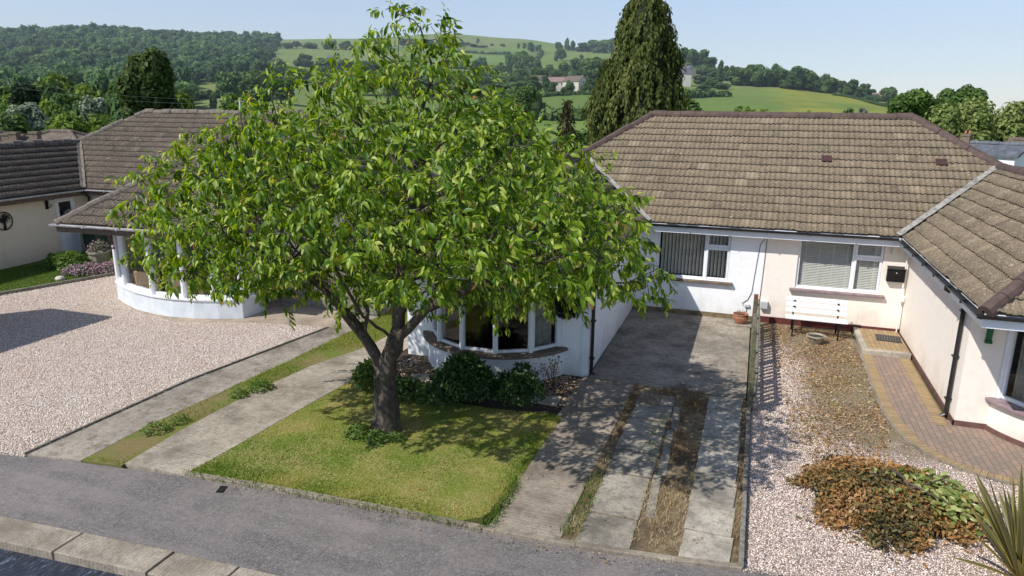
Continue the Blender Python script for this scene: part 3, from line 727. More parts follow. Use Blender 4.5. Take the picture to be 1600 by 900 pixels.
grass('edge_weeds', P, rng.uniform(.04, .12, len(P)), rng.uniform(.006, .012, len(P)), 'green_blade', np.clip(rng.normal(.6, .25, len(P)), 0, 1), .9)
P = scatter([(1.0, 11.6), (2.4, 12.2), (2.45, 17.5), (.9, 17.5)], 1500); nz = vnoise(P[:, 0], P[:, 1], 3.4, 12); P = P[nz > .55]
grass('garden_weeds', P, rng.uniform(.02, .06, len(P)), rng.uniform(.006, .012, len(P)), 'grass_blade', np.clip(rng.normal(.6, .25, len(P)), 0, 1), 1.3)
def litter(name, poly, n, mat, lo, hi, mu, sg, cut=.45, seed=60):
    P = scatter(poly, n); P = P[vnoise(P[:, 0], P[:, 1], 3.1, seed) + rng.normal(0, .15, len(P)) > cut]; n = len(P); l_ = rng.uniform(lo, hi, n)
    V, F, k = leaves(np.concatenate([P, rng.uniform(.012, .035, (n, 1))], 1), rng.normal(size=(n, 3)) * (1, 1, .25), rng.normal(0, .5, (n, 3)) + (0, 0, 1), l_, l_ * rng.uniform(.25, .6, n), .2, .4)
    o = np_mesh(name, V, F, MAT[mat], attr=np.clip(rng.normal(mu, sg, n), 0, 1)[k]); tag(o, kind='stuff')
litter('leaf_litter', [(1.0, 11.2), (2.2, 10.9), (2.5, 12.6), (2.45, 18.2), (.5, 18.2), (.8, 14)], 6500, 'brown_leaf', .02, .06, .6, .25, .35)
litter('dry_litter', [(.9, 11.0), (2.3, 10.9), (2.5, 12.6), (2.45, 18.2), (.5, 18.2), (.8, 14)], 6000, 'straw_blade', .02, .07, .6, .3, .4, 61)
litter('drive_litter', [(-2.8, 7.6), (.1, 7.8), (.15, 18.2), (-2.75, 18.2)], 1500, 'straw_blade', .015, .045, .3, .3, .5, 62)
litter('bed_litter', [(-6.9, 11.4), (-6.3, 13), (-3, 13), (-2.95, 11.3), (-4, 11.1)], 2200, 'brown_leaf', .02, .05, .7, .25, .2, 63)
litter('lawn_litter', lawn_poly, 260, 'brown_leaf', .03, .06, .75, .2, .3, 64)
litter('pavement_litter', [(-7.5, 7.0), (.2, 7.3), (.2, 7.6), (-7.4, 7.2)], 500, 'straw_blade', .015, .04, .35, .3, .45, 65)
litter('gravel_litter', gr_l, 420, 'brown_leaf', .02, .05, .6, .3, .45, 66)
mb = MB(); mb.obox((-6.72, 7.02, -.017), (.1, .03, 0), (-.06, .16, 0), (0, 0, .006))
tag(mb.build('stopcock_cover', MAT['black_metal']), 'small dark stopcock cover set in the pavement below the lawn edge', 'cover')

# ------------------------------------------------------------------ roofs
K, Z0, UO, VB = .654, 2.42, 7.54, 3.75       # pitch, eaves height, half length at the eaves, ridge line
def tiled(poly, mat, parent, name='roof_slope', seed=0, gauge=.315, per=.128, amp=.022):
    """a slope of interlocking tiles cut to a convex polygon; poly[0]->poly[1] runs along the eaves"""
    P = [np.array(p, float) for p in poly]
    e = nrm(P[1] - P[0]); n = None
    for i in range(2, len(P)):
        c = np.cross(P[1] - P[0], P[i] - P[0])
        if np.linalg.norm(c) > 1e-6: n = nrm(c); break
    if n[2] < 0: n = -n
    s = np.cross(n, e)
    if s[2] < 0: s = -s
    A = [float((p - P[0]) @ e) for p in P]; B = [float((p - P[0]) @ s) for p in P]
    a0, a1, bm = min(A) - .05, max(A) + .05, max(B) + .05
    r = np.random.default_rng(seed)
    da = per / 6; na = int((a1 - a0) / da) + 1; av = a0 + np.arange(na + 1) * da
    nc = int(bm / gauge) + 1
    V = []; F = []; T = []
    ph = (av / per) % 1
    prof = np.where(ph < .62, amp * np.sin(np.clip(ph / .62, 0, 1) * PI), 0)   # a roll and a flat pan
    tile_i = np.floor(av[:-1] / (per * 2)).astype(int)
    for j in range(nc):
        b0, b1 = j * gauge, min((j + 1) * gauge + .02, bm + .4)
        tid = {}
        lift = np.array([.038, .006])
        jig = r.normal(0, .004, tile_i.max() - tile_i.min() + 2)[tile_i - tile_i.min()]
        jig = np.append(jig, jig[-1])
        bj = b0 + jig * 1.5
        base = len(V)
        row = []
        for bb, l in ((bj, lift[0] - .044), (bj, lift[0]), (np.full(na + 1, b1), lift[1])):
            W = l + (prof if l > 0 else prof * .3) + (jig * .5 if l > 0 else 0)
            V += list(P[0] + e * av[:, None] + s * bb[:, None] + n * W[:, None])
        rnd = r.beta(2.2, 2.2, tile_i.max() - tile_i.min() + 2)[tile_i - tile_i.min()]
        m_ = na + 1
        for i in range(na):
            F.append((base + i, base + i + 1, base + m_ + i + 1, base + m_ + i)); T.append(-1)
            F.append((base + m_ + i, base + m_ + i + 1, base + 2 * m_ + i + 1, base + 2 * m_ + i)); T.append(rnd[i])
    me = bpy.data.meshes.new(name); me.from_pydata([tuple(v) for v in V], [], F)
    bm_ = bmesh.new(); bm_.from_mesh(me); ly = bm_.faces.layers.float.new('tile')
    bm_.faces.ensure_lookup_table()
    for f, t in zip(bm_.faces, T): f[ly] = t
    cen = sum(P) / len(P)
    for i in range(len(P)):
        p, q = P[i], P[(i + 1) % len(P)]
        if i == 0: p = p - s * .05; q = q - s * .05
        nn = np.cross(q - p, n); nn = nrm(nn)
        if (cen - p) @ nn > 0: nn = -nn
        bmesh.ops.bisect_plane(bm_, geom=bm_.verts[:] + bm_.edges[:] + bm_.faces[:], plane_co=p, plane_no=nn, clear_outer=True)
    bm_.normal_update()
    for f in bm_.faces:
        f.smooth = True
        if f.normal.dot(Vector(n)) < -.2: f.normal_flip()
    bm_.to_mesh(me); bm_.free(); me.materials.append(MAT[mat])
    return link(bpy.data.objects.new(name, me), parent)
def ridge(mb, a, b, r=.115, L=.42, lift=.03, seed=0, rough=0):
    a = np.array(a, float); b = np.array(b, float); d = b - a; n = max(1, round(np.linalg.norm(d) / L)); t = nrm(d)
    side = nrm(np.cross(t, (0, 0, 1))); up = np.cross(side, t); q = np.random.default_rng(seed)
    for i in range(n):
        p0 = a + d * (i / n); p1 = a + d * ((i + 1) / n) - t * .008; j = q.normal(0, .006 + rough, 2)
        prof = [(-r, -.5 * r), (-r * .92, 0), (-r * .6, r * .55), (0, r * .78), (r * .6, r * .55), (r * .92, 0), (r, -.5 * r)]
        vs = []
        for p, k in ((p0, 1.0), (p1, 1.06)):
            for x, z in prof: vs.append(p + side * (x * k + j[0]) + up * (z * k + lift + j[1]))
        m_ = len(prof)
        fs = [(k, k + 1, m_ + k + 1, m_ + k) for k in range(m_ - 1)] + [tuple(range(m_)), tuple(range(2 * m_ - 1, m_ - 1, -1))]
        mb.add(vs, fs)

def wall_panel(mb, o, eu, en, wd, z0, z1, holes, t=.12):
    """a wall seen from outside with openings (x0,x1,z0,z1) and their reveals"""
    o = np.array(o, float); eu = nrm(eu); en = nrm(en); up = np.array([0, 0, 1.])
    xs = sorted({0, wd, *[h[0] for h in holes], *[h[1] for h in holes]}); zs = sorted({z0, z1, *[h[2] for h in holes], *[h[3] for h in holes]})
    pt = lambda x, z, d=0: o + eu * x + up * (z - o[2]) - en * d
    for i in range(len(xs) - 1):
        for j in range(len(zs) - 1):
            cx, cz = (xs[i] + xs[i + 1]) / 2, (zs[j] + zs[j + 1]) / 2
            if any(h[0] < cx < h[1] and h[2] < cz < h[3] for h in holes): continue
            mb.add([pt(xs[i], zs[j]), pt(xs[i + 1], zs[j]), pt(xs[i + 1], zs[j + 1]), pt(xs[i], zs[j + 1])], [(0, 1, 2, 3)])
    for x0, x1, a, b in holes:
        for p, q in (((x0, a), (x1, a)), ((x1, a), (x1, b)), ((x1, b), (x0, b)), ((x0, b), (x0, a))):
            mb.add([pt(*p), pt(*q), pt(*q, t), pt(*p, t)], [(0, 1, 2, 3)])

def window(parent, o, eu, en, wd, h, mull=(), trans=(), sash=(), ft=.06, depth=.07, name='window'):
    """frame with mullions at x, transoms (x0,x1,z), opening sashes (x0,x1,z0,z1); o is the lower left corner on the outer face"""
    o = np.array(o, float); eu = nrm(eu); en = nrm(en); up = np.array([0, 0, 1.])
    mb = MB()
    def b(x0, x1, z0, z1, d0=0., d1=None): mb.obox(o + eu * x0 + up * z0 - en * (depth if d1 is None else d1), eu * (x1 - x0), up * (z1 - z0), en * ((depth if d1 is None else d1) - d0))
    b(0, ft, 0, h); b(wd - ft, wd, 0, h); b(ft, wd - ft, 0, ft); b(ft, wd - ft, h - ft, h)
    for x in mull: b(x - ft / 2, x + ft / 2, ft, h - ft, .003)
    for x0, x1, z in trans: b(x0, x1, z - ft / 2, z + ft / 2, .004)
    for x0, x1, z0, z1 in sash:
        s = .05
        for q in ((x0, x0 + s, z0, z1), (x1 - s, x1, z0, z1), (x0 + s, x1 - s, z0, z0 + s), (x0 + s, x1 - s, z1 - s, z1)): b(*q, d0=-.016, d1=.05)
    f = mb.build(name, MAT['upvc'], parent, bevel=.006)
    xs = [ft] + sorted(x for x in mull) + [wd - ft]
    for i in range(len(xs) - 1):
        x0, x1 = xs[i], xs[i + 1]; zz = [ft * .5] + [z for a, c, z in trans if a < (x0 + x1) / 2 < c] + [h - ft * .5]
        for k in range(len(zz) - 1):
            g = MB(); q = o - en * .03
            g.add([q + eu * x0 + up * zz[k], q + eu * x1 + up * zz[k], q + eu * x1 + up * zz[k + 1], q + eu * x0 + up * zz[k + 1]], [(0, 1, 2, 3)])
            g.build('pane', MAT['glass'], f, recalc=False)
    return f

def gutter(parent, pts, mat, r=.055, name='gutter'):
    mb = MB()
    for a, b in zip(pts[:-1], pts[1:]):
        a = np.array(a, float); b = np.array(b, float); d = b - a; side = nrm(np.cross(d, (0, 0, 1)))
        vs = []; n = 7
        for p in (a, b):
            for rr in (r, r - .008):
                for k in range(n + 1):
                    t = PI + PI * k / n; vs.append(p + side * math.cos(t) * rr + np.array([0, 0, math.sin(t) * rr]))
        m_ = 2 * (n + 1); fs = []
        for k in range(n):
            fs += [(k, k + 1, m_ + k + 1, m_ + k), (n + 1 + k, m_ + n + 1 + k, m_ + n + 2 + k, n + 2 + k)]
        fs += [(0, m_, m_ + n + 1, n + 1), (n, 2 * n + 1, m_ + 2 * n + 1, m_ + n)]
        for z in (0, m_):
            for k in range(n): fs.append((z + k, z + k + 1, z + n + 2 + k, z + n + 1 + k))
        mb.add(vs, fs)
        L = np.linalg.norm(d); nb = int(L / .9)
        for i in range(1, nb):                        # brackets
            p = a + d * i / nb
            mb.obox(p - side * (r + .004) - nrm(d) * .012 + np.array([0, 0, -r * 1.05]), side * (2 * r + .008), nrm(d) * .024, np.array([0, 0, r * 1.07]))
    return mb.build(name, MAT[mat], parent)
def downpipe(parent, top, wallp, z1, mat='black_plastic', r=.036):
    """swan neck from the gutter to the wall, then straight down with brackets and a shoe"""
    mb = MB(); top = np.array(top, float); wp = np.array(wallp, float)
    a = np.array([wp[0], wp[1], top[2] - .3]); b = np.array([wp[0], wp[1], z1 + .1])
    mb.tube([top, top - (0, 0, .07), top * .85 + a * .15 - (0, 0, .05), a * .85 + top * .15 + (0, 0, .03), a, a - (0, 0, .1)], r, 10)
    mb.tube([a - (0, 0, .08), b], r, 10)
    out = nrm(np.array([top[0] - wp[0], top[1] - wp[1], 0]))
    mb.tube([b, b - (0, 0, .05), b - (0, 0, .1) + out * .07], r * 1.1, 10)
    for z in (a[2] - .12, (a[2] + z1) / 2 + .1, z1 + .35):
        mb.tube([(wp[0], wp[1], z - .02), (wp[0], wp[1], z + .02)], r * 1.35, 10)
        mb.obox((wp[0] - .055, wp[1] - .055, z - .012), (.11, 0, 0), (0, .11, 0), (0, 0, .024))
    return mb.build('downpipe', MAT[mat], parent, smooth=False)

def bungalow(label, loc, rz, cfg):
    root = thing('bungalow', label, 'house', loc, rz)
    rm, rg = cfg['roof'], cfg['ridge']
    zr = Z0 + K * (VB + .3)
    walls = {1: MB(), -1: MB()}
    bot = -.3
    # main front wall, one half each side of the party line
    W = cfg['windows']
    for s in (-1, 1):
        ui = cfg[s]['ui'] + .3
        w0 = 0 if s > 0 else -ui
        hs = [(a - w0, b - w0, c, d) for a, b, c, d in W if (a + b) * s > 0]
        wall_panel(walls[s], (w0, 0, 0), (1, 0, 0), (0, -1, 0), ui, bot, 2.34, hs)
        c = cfg[s]; vw = c['vw']; uo = UO - .36
        # inner side wall of the wing, front wall, outer wall, back
        hol = c.get('inner', [])
        if s > 0: wall_panel(walls[s], (ui, 0, 0), (0, -1, 0), (-1, 0, 0), -vw, bot, 2.34, hol)
        else: wall_panel(walls[s], (-ui, vw, 0), (0, 1, 0), (1, 0, 0), -vw, bot, 2.34, hol)
        b0, b1 = c['bay']
        lo = (ui, b0, b1, uo) if s > 0 else (-uo, -b1, -b0, -ui)
        wall_panel(walls[s], (lo[0], vw, 0), (1, 0, 0), (0, -1, 0), lo[3] - lo[0], bot, 2.34, [(lo[1] - lo[0], lo[2] - lo[0], bot, 2.339)])
        x = s * uo
        if s > 0: wall_panel(walls[s], (x, vw, 0), (0, 1, 0), (1, 0, 0), 7.44 - vw, bot, 2.34, [])
        else: wall_panel(walls[s], (x, 7.44, 0), (0, -1, 0), (-1, 0, 0), 7.44 - vw, bot, 2.34, [])
        wall_panel(walls[s], (uo if s > 0 else 0, 7.44, 0), (-1, 0, 0), (0, 1, 0), uo, bot, 2.34, [])
    for s in (-1, 1): walls[s].build('wall', MAT[cfg[s]['wall']], root, recalc=False)
    # dark rooms: partitions and a ceiling that keep the daylight out
    mb = MB(); mb.box(-7.1, 7.1, 3.0, 3.06, -.2, 2.3)
    for s in (-1, 1):
        ui = cfg[s]['ui'] + .42
        mb.box(min(s * ui, s * 7.1), max(s * ui, s * 7.1), -2.2, -2.14, -.2, 2.3)
    mb.box(-7.1, 7.1, .1, 7.3, 2.3, 2.32)
    for s in (-1, 1):
        ui = cfg[s]['ui'] + .35; mb.box(min(s * ui, s * 7.1), max(s * ui, s * 7.1), cfg[s]['vw'] - .02, .1, 2.3, 2.32)
        mb.box(min(s * ui, s * 7.1), max(s * ui, s * 7.1), cfg[s]['vw'] + .05, .1, .02, .03)
    mb.build('room', MAT['interior'], root)
    # plinths
    for s in (-1, 1):
        c = cfg[s]; ui = c['ui'] + .3; mb = MB()
        if c.get('plinth'):
            mb.box(min(0, s * ui), max(0, s * ui), -.02, .02, bot, .13 if s < 0 else .16); mb.build('plinth', MAT[c['plinth']], root)
        if c.get('plinth2'):
            mb = MB(); mb.box(min(s * ui, s * (ui - .018)), max(s * ui, s * (ui - .018)), c['vw'] - .018, -.021, bot, .1)
            mb.box(min(s * (ui - .018), s * c['bay'][0]), max(s * (ui - .018), s * c['bay'][0]), c['vw'] - .018, c['vw'], bot, .1)
            mb.build('plinth', MAT[c['plinth2']], root)
    # roof: every slope is a mesh of tiles
    roof = MB(); J = {}
    R0 = {s: (s * (UO - VB - .3), VB, zr) for s in (-1, 1)}
    for s in (-1, 1):
        ui, vf = cfg[s]['ui'], cfg[s]['vf']; hw = (UO - ui) / 2; ur = ui + hw
        J[s] = dict(ui=ui, vf=vf, ur=ur, hw=hw, zr=Z0 + K * hw, vj=-.3 + hw, hip=vf + hw)
    # boarded underside and fascia first: the roof is one part, its slopes and ridge tiles are its pieces
    soff = MB()
    for s in (-1, 1):
        j = J[s]; a, b = sorted((s * j['ui'], s * UO))
        soff.box(a + .03, b - .03, j['vf'] + .03, cfg[s]['vw'], 2.335, 2.355)
        a, b = sorted((s * j['ui'], s * (j['ui'] + .3))); soff.box(a, b, cfg[s]['vw'], -.31, 2.335, 2.355)
    soff.box(-J[-1]['ui'], J[1]['ui'], -.29, 0, 2.335, 2.355)
    rf = soff.build('roof', MAT[cfg['soffit']], root)
    q = lambda s, u, v, z: (s * u, v, z)
    jl, jr = J[-1], J[1]
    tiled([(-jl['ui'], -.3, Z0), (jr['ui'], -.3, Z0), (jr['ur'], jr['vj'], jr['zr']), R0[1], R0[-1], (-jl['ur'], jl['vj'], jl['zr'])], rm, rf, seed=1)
    for s in (-1, 1):
        j = J[s]
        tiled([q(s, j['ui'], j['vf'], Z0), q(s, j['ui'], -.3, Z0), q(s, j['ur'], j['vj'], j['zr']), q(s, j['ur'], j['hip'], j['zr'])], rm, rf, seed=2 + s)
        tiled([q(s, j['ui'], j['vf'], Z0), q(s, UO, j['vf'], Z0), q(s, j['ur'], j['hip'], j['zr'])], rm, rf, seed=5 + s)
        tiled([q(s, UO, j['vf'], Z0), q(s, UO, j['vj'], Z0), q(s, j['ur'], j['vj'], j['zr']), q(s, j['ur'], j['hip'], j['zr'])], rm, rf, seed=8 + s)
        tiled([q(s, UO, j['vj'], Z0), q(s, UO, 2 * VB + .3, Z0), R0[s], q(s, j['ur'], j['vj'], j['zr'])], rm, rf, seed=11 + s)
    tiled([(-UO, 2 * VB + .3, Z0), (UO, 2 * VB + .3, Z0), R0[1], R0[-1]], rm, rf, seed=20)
    mb = MB(); ridge(mb, R0[-1], R0[1], seed=1, rough=cfg['rough'])
    for s in (-1, 1):
        j = J[s]; JJ = q(s, j['ur'], j['vj'], j['zr'])
        ridge(mb, R0[s], JJ, seed=3 + s, rough=cfg['rough'])
        ridge(mb, JJ, q(s, j['ur'], j['hip'], j['zr']), seed=6 + s, rough=cfg['rough'])
        for u in (j['ui'], UO): ridge(mb, q(s, j['ur'], j['hip'], j['zr']), q(s, u, j['vf'], Z0), seed=9 + s, rough=cfg['rough'])
        ridge(mb, R0[s], q(s, UO, 2 * VB + .3, Z0), seed=12 + s)
    mb.build('ridge_tiles', MAT[rg], rf)
    mb = MB()
    for s in (-1, 1):
        j = J[s]; a = np.array(q(s, j['ui'] - .06, -.36, Z0)); b = np.array(q(s, j['ur'], j['vj'], j['zr']))
        d = b - a; w_ = np.array([1, -1, 0]) * .75 if s > 0 else np.array([-1, -1, 0]) * .75
        sd_ = nrm(np.cross(d, (0, 0, 1)))
        r2 = np.random.default_rng(4)
        n = 14; vs = []
        for i in range(n + 1):
            p = a + d * i / n + np.array([0, 0, .055]); e1, e2 = .085 + r2.uniform(-.015, .015), .085 + r2.uniform(-.015, .015)
            vs += [p - sd_ * e1 + (0, 0, .045), p + (0, 0, -.0), p + sd_ * e2 + (0, 0, .045)]
        mb = MB(); mb.add(vs, [(3 * i + k, 3 * i + k + 1, 3 * i + k + 4, 3 * i + k + 3) for i in range(n) for k in (0, 1)])
        mb.build('valley', MAT[cfg.get('valley', 'lead')], rf, recalc=False)
    for u, b in cfg.get('vents', []):
        mb = MB(); c_ = 1 / math.hypot(1, K)
        o = np.array([u, -.3 + b * c_, Z0 + b * c_ * K]); sv = np.array([0, c_, K * c_]); nv = np.array([0, -K * c_, c_])
        mb.obox(o + nv * .03, (.25, 0, 0), sv * .26, nv * .028)
        for k in range(4): mb.obox(o + nv * .055 + np.array([(.01 + k * .061), 0, 0]), (.04, 0, 0), sv * .24, nv * .016)
        mb.build('vent_tile', MAT['vent_red'], rf, bevel=.004)
    # fascias and gutters
    fm, gm = cfg['fascia'], cfg['gutter']
    mb = MB(); mb.box(-jl['ui'], jr['ui'], -.29, -.27, 2.2, 2.42)
    for s in (-1, 1):
        j = J[s]; a, b = sorted((s * (j['ui'] + .0), s * (j['ui'] + .02))); mb.box(a, b, j['vf'], -.27 if 0 else -.292, 2.2, 2.41)
        a, b = sorted((s * (j['ui'] + .02), s * UO)); mb.box(a, b, j['vf'], j['vf'] + .02, 2.2, 2.41)
        a, b = sorted((s * UO, s * (UO - .02))); mb.box(a, b, j['vf'] + .02, 7.7, 2.2, 2.41)
    mb.build('fascia', MAT[fm], root)
    gz = 2.4
    gutter(root, [(-jl['ui'] + .06, -.355, gz), (jr['ui'] - .06, -.355, gz)], gm)
    for s in (-1, 1):
        j = J[s]
        gutter(root, [(s * (j['ui'] - .06), -.33, gz), (s * (j['ui'] - .06), j['vf'] - .1, gz)], cfg.get('gutter_in', gm))
        gutter(root, [(s * (j['ui'] - .1), j['vf'] - .065, gz), (s * (UO + .1), j['vf'] - .065, gz)], gm)
    # front windows
    for i, (a, b, c, d) in enumerate(W):
        mx = cfg['mull'][i] - a; wd, h = b - a, d - c; tz = h * .7
        f = window(root, (a, .045, c), (1, 0, 0), (0, -1, 0), wd, h, [mx], [(mx, wd - .06, tz)], [(mx + .02, wd - .02, .02, tz - .02), (mx + .02, wd - .02, tz + .015, h - .02)])
        kind = cfg['blinds'][i]
        if kind == 'vertical':
            mb = MB(); n = 19
            for k in range(n):
                x = a + .1 + (wd - .2) * k / (n - 1); an = R_(50)
                mb.obox((x, .17, c + .07), (.1 * math.cos(an), .1 * math.sin(an), 0), (-.002 * math.sin(an), .002 * math.cos(an), 0), (0, 0, h - .15))
            mb.build('blind', MAT['vert_blind'], f)
        elif kind == 'venetian':
            mb = MB(); n = 27
            for x0, x1 in ((a + .07, a + mx - .03), (a + mx + .05, b - .07)):
                for k in range(n):
                    z = c + .08 + (h - .16) * k / (n - 1)
                    mb.obox((x0, .135, z - .018), (x1 - x0, 0, 0), (0, .022, .031), (0, -.002, .001))
                nl = 4 if x1 - x0 > .8 else 2
                for k in range(nl):
                    x = x0 + (x1 - x0) * (k + .35) / (nl - .3); mb.box(x, x + .022, .143, .147, c + .06, d - .06)
            mb.build('blind', MAT['blind'], f)
        mb = MB(); s = 1 if a + b > 0 else -1
        mb.obox((a - .12, -.1, c - .075), (wd + .24, 0, 0), (0, .2, .012), (0, 0, .06))
        mb.build('sill', MAT[cfg[s]['sill']], f, bevel=.012)
    return root, rf, J

def bow_bay(root, s, uc, vw, sill_mat, wallm, n=5, half=1.5, sag=1.0, plinth=None):
    """curved bay: round dwarf wall, projecting curved sill, faceted lights"""
    Rr = (half * half + sag * sag) / (2 * sag); vc = vw + (Rr - sag); th = math.asin(half / Rr)
    c = (s * uc, vc); a0, a1 = -PI / 2 - th, -PI / 2 + th
    mb = MB(); mb.arc(c, Rr - .2, Rr, a0 - .02, a1 + .02, -.3, .53, 40)
    bay = mb.build('bay', MAT[wallm], root)
    if plinth:
        mb = MB(); mb.arc(c, Rr, Rr + .02, a0, a1, -.3, .09, 40); mb.build('plinth', MAT[plinth], bay)
    mb = MB(); mb.arc(c, Rr - .3, Rr + .1, a0 - .01, a1 + .01, .532, .59, 40); mb.build('sill', MAT[sill_mat], bay, bevel=.012)
    rw = Rr - .1; aw = th * .985; z0, z1 = .592, 2.06
    mb = MB(); mb.arc(c, rw - .12, rw + .02, -PI / 2 - aw, -PI / 2 + aw, z1, 2.336, 40); mb.build('head', MAT['white_paint'], bay)
    pts = [np.array([c[0] + rw * math.cos(-PI / 2 - aw + 2 * aw * i / n), c[1] + rw * math.sin(-PI / 2 - aw + 2 * aw * i / n)]) for i in range(n + 1)]
    for i in range(n):
        p, q_ = pts[i], pts[i + 1]; e = nrm(q_ - p); en = np.array([e[1], -e[0], 0]); L = np.linalg.norm(q_ - p)
        tz = 1.05
        sash = [(.03, L - .03, .02, z1 - z0 - .03)] if i in (0, n - 1) else []
        window(root, (*p, z0), (*e, 0), en, L, z1 - z0, [], [], sash, ft=.055)
        if i in (0, n - 1):
            mb = MB(); m_ = 16; vs = []
            for k in range(m_ + 1):
                x = L * (.15 + .7 * k / m_); dd = .16 + .025 * math.sin(k * 1.9)
                for z in (z0 + .02, z1 - .02): vs.append((p[0] + e[0] * x - en[0] * dd, p[1] + e[1] * x - en[1] * dd, z))
            mb.add(vs, [(2 * k, 2 * k + 2, 2 * k + 3, 2 * k + 1) for k in range(m_)]); mb.build('curtain', MAT['curtain'], bay, recalc=False)
    for p in pts: mb = MB(); mb.tube([(p[0], p[1], z0), (p[0], p[1], z1)], .05, 8); mb.build('post', MAT['upvc'], bay)
    return bay

def bracket(root, x, y, z, sx, mat, name='bracket'):
    """timber gallows bracket below the overhanging eaves, out towards the street"""
    mb = MB(); L = .62
    mb.box(x - .04, x + .04, y - .05, y, z - .75, z); mb.box(x - .04, x + .04, y - L, y - .05, z - .09, z)
    pts = [(x, y - .03 - (1 - math.cos(t)) * (L - .12), z - .7 + math.sin(t) * .62) for t in np.linspace(0, PI / 2, 7)]
    for a, b in zip(pts[:-1], pts[1:]): mb.bar(a, b, .07, .07)
    mb.box(x - .05, x + .05, y - .07, y, z - .8, z - .752)
    return mb.build(name, MAT[mat], root)

# --------------------------------------------------------------- the middle pair: white half and cream half
cfg = dict(roof='roof_tiles', ridge='ridge_red', rough=.0, soffit='white_paint', fascia='upvc', gutter='black_plastic',
           windows=[(-2.65, -.82, .97, 2.2), (.77, 2.66, .97, 2.2)], mull=[-1.43, 2.02], blinds=['vertical', 'venetian'], vents=[(1.2, 2.72), (3.85, 2.72)])
cfg[-1] = dict(ui=2.92, vf=-6.93, vw=-5.35, bay=(3.75, 6.65), wall='white_render', plinth='stone_plinth', plinth2=None, sill='sill_brown')
cfg[1] = dict(ui=2.92, vf=-6.93, vw=-5.3, bay=(3.75, 6.65), wall='cream_render', plinth='red_plinth', plinth2='brown_plinth', sill='sill_purple')
mid, midroof, mJ = bungalow('joined bungalows under one brown tiled roof, the left half white, the right half cream', (.35, 18.4, 0), 0, cfg)
bow_bay(mid, -1, 5.2, -5.35, 'sill_brown', 'white_render')
bow_bay(mid, 1, 5.2, -5.3, 'sill_purple', 'cream_render', plinth='brown_plinth')
downpipe(mid, (-2.86, -5.15, 2.37), (-3.17, -5.15, 0), 0)
downpipe(mid, (2.86, -4.95, 2.37), (3.17, -4.95, 0), 0)
bracket(mid, 3.5, -5.3, 2.33, 1, 'green_paint'); bracket(mid, -3.5, -5.35, 2.33, 1, 'white_paint')
mb = MB(); mb.box(-3.34, -3.2, -5.375, -5.351, -.05, 2.33); mb.box(-3.219, -3.2, -5.35, -5.25, -.05, 2.33)
mb.build('corner_trim', MAT['upvc'], mid)
mb = MB(); mb.tube([(3.13, -.1, 2.3), (3.13, -.1, .9)], .018, 8); mb.box(3.1, 3.2, -.12, -.06, .86, 1.0); mb.tube([(3.13, -.1, .9), (3.13, -.1, .05)], .014, 8)
mb.build('waste_pipe', MAT['white_paint'], mid)
mb = MB()
for pts in ([(-.02, -.012, 2.2), (-.05, -.012, 2.1), (-.12, -.012, 2.0), (-.16, -.012, 1.6), (-.22, -.012, .75), (-.3, -.012, .55), (-.42, -.012, .45), (-.38, -.012, .38)],
            [(.02, -.012, 2.2), (.02, -.012, 2.0), (.0, -.012, 1.2), (-.02, -.012, .4)], [(-.3, -.012, .4), (-.31, -.012, .02)]): mb.tube(pts, .007, 5)
mb.build('cable', MAT['cable_black'], mid)
mb = MB(); mb.box(-.36, -.24, -.05, -.002, .36, .43); mb.build('junction_box', MAT['grey_plastic'], mid, bevel=.005)
mb = MB(); mb.box(.02, .19, -.1, -.002, .36, .56); mb.box(.025, .185, -.112, -.102, .38, .55); mb.build('meter_box', MAT['grey_plastic'], mid, bevel=.008)

# --------------------------------------------------------------- the pair on the left
cfg = dict(roof='roof_tiles_dark', ridge='ridge_grey', rough=.012, soffit='brown_fascia', fascia='brown_fascia', gutter='grey_gutter',
           valley='ridge_grey', windows=[(-2.6, -.82, .97, 2.2), (.77, 2.4, .97, 2.2)], mull=[-2.0, 1.7], blinds=['none', 'none'])
cfg[-1] = dict(ui=2.92, vf=-6.9, vw=-5.4, bay=(3.75, 6.65), wall='left_cream', plinth='dark_plinth', plinth2='dark_plinth', sill='sill_brown',
               inner=[(4.13, 4.95, .17, 2.18)])
cfg[1] = dict(ui=2.6, vf=-6.6, vw=-5.2, bay=(3.0, 7.1), wall='cream_render', plinth='dark_plinth', plinth2=None, sill='sill_brown')
lef, lefroof, lJ = bungalow('pair of bungalows with dark mossy tiled roof and white sunroom bay beside the gravel drive', (-19.76, 19.45, -.16), .06896, cfg)
# low bow of the sunroom
Z = .16
BP = [(2.86, -5.16), (3.1, -5.45), (3.67, -5.8), (4.35, -6.14), (5.09, -6.36), (5.7, -6.42), (6.3, -6.38), (6.9, -6.24), (7.45, -6.02), (7.55, -5.2)]
mb = MB(); inn = [(x + (5.2 - x) * .05, y + .14) for x, y in BP]
for i in range(len(BP) - 1):
    mb.prism([BP[i], BP[i + 1], inn[i + 1], inn[i]], -.3, .46 + Z)
bay = mb.build('bay', MAT['bay_panel'], lef)
mb = MB()
for i in range(len(BP) - 1):
    o1, o2 = np.array(BP[i]), np.array(BP[i + 1]); cc = np.array([5.2, -4.6])
    g = lambda p, k: tuple(p + nrm(p - cc) * k)
    mb.prism([g(o1, .035), g(o2, .035), g(o2, -.2), g(o1, -.2)], .462 + Z, .5 + Z)
mb.build('sill', MAT['white_paint'], bay)
mb = MB()
for p in [(3.4, -6.0), (5.05, -6.44), (6.35, -6.46), (4.2, -6.18)]: mb.lathe([(0, 0), (.02, 0), (.02, .01), (0, .012)], (p[0], p[1] - .0, .25 + Z), 8)
nodes_ = [(2.97, -5.22), (3.67, -5.72), (5.0, -6.24), (6.0, -6.3), (6.75, -6.16), (7.4, -5.94), (7.47, -5.22)]
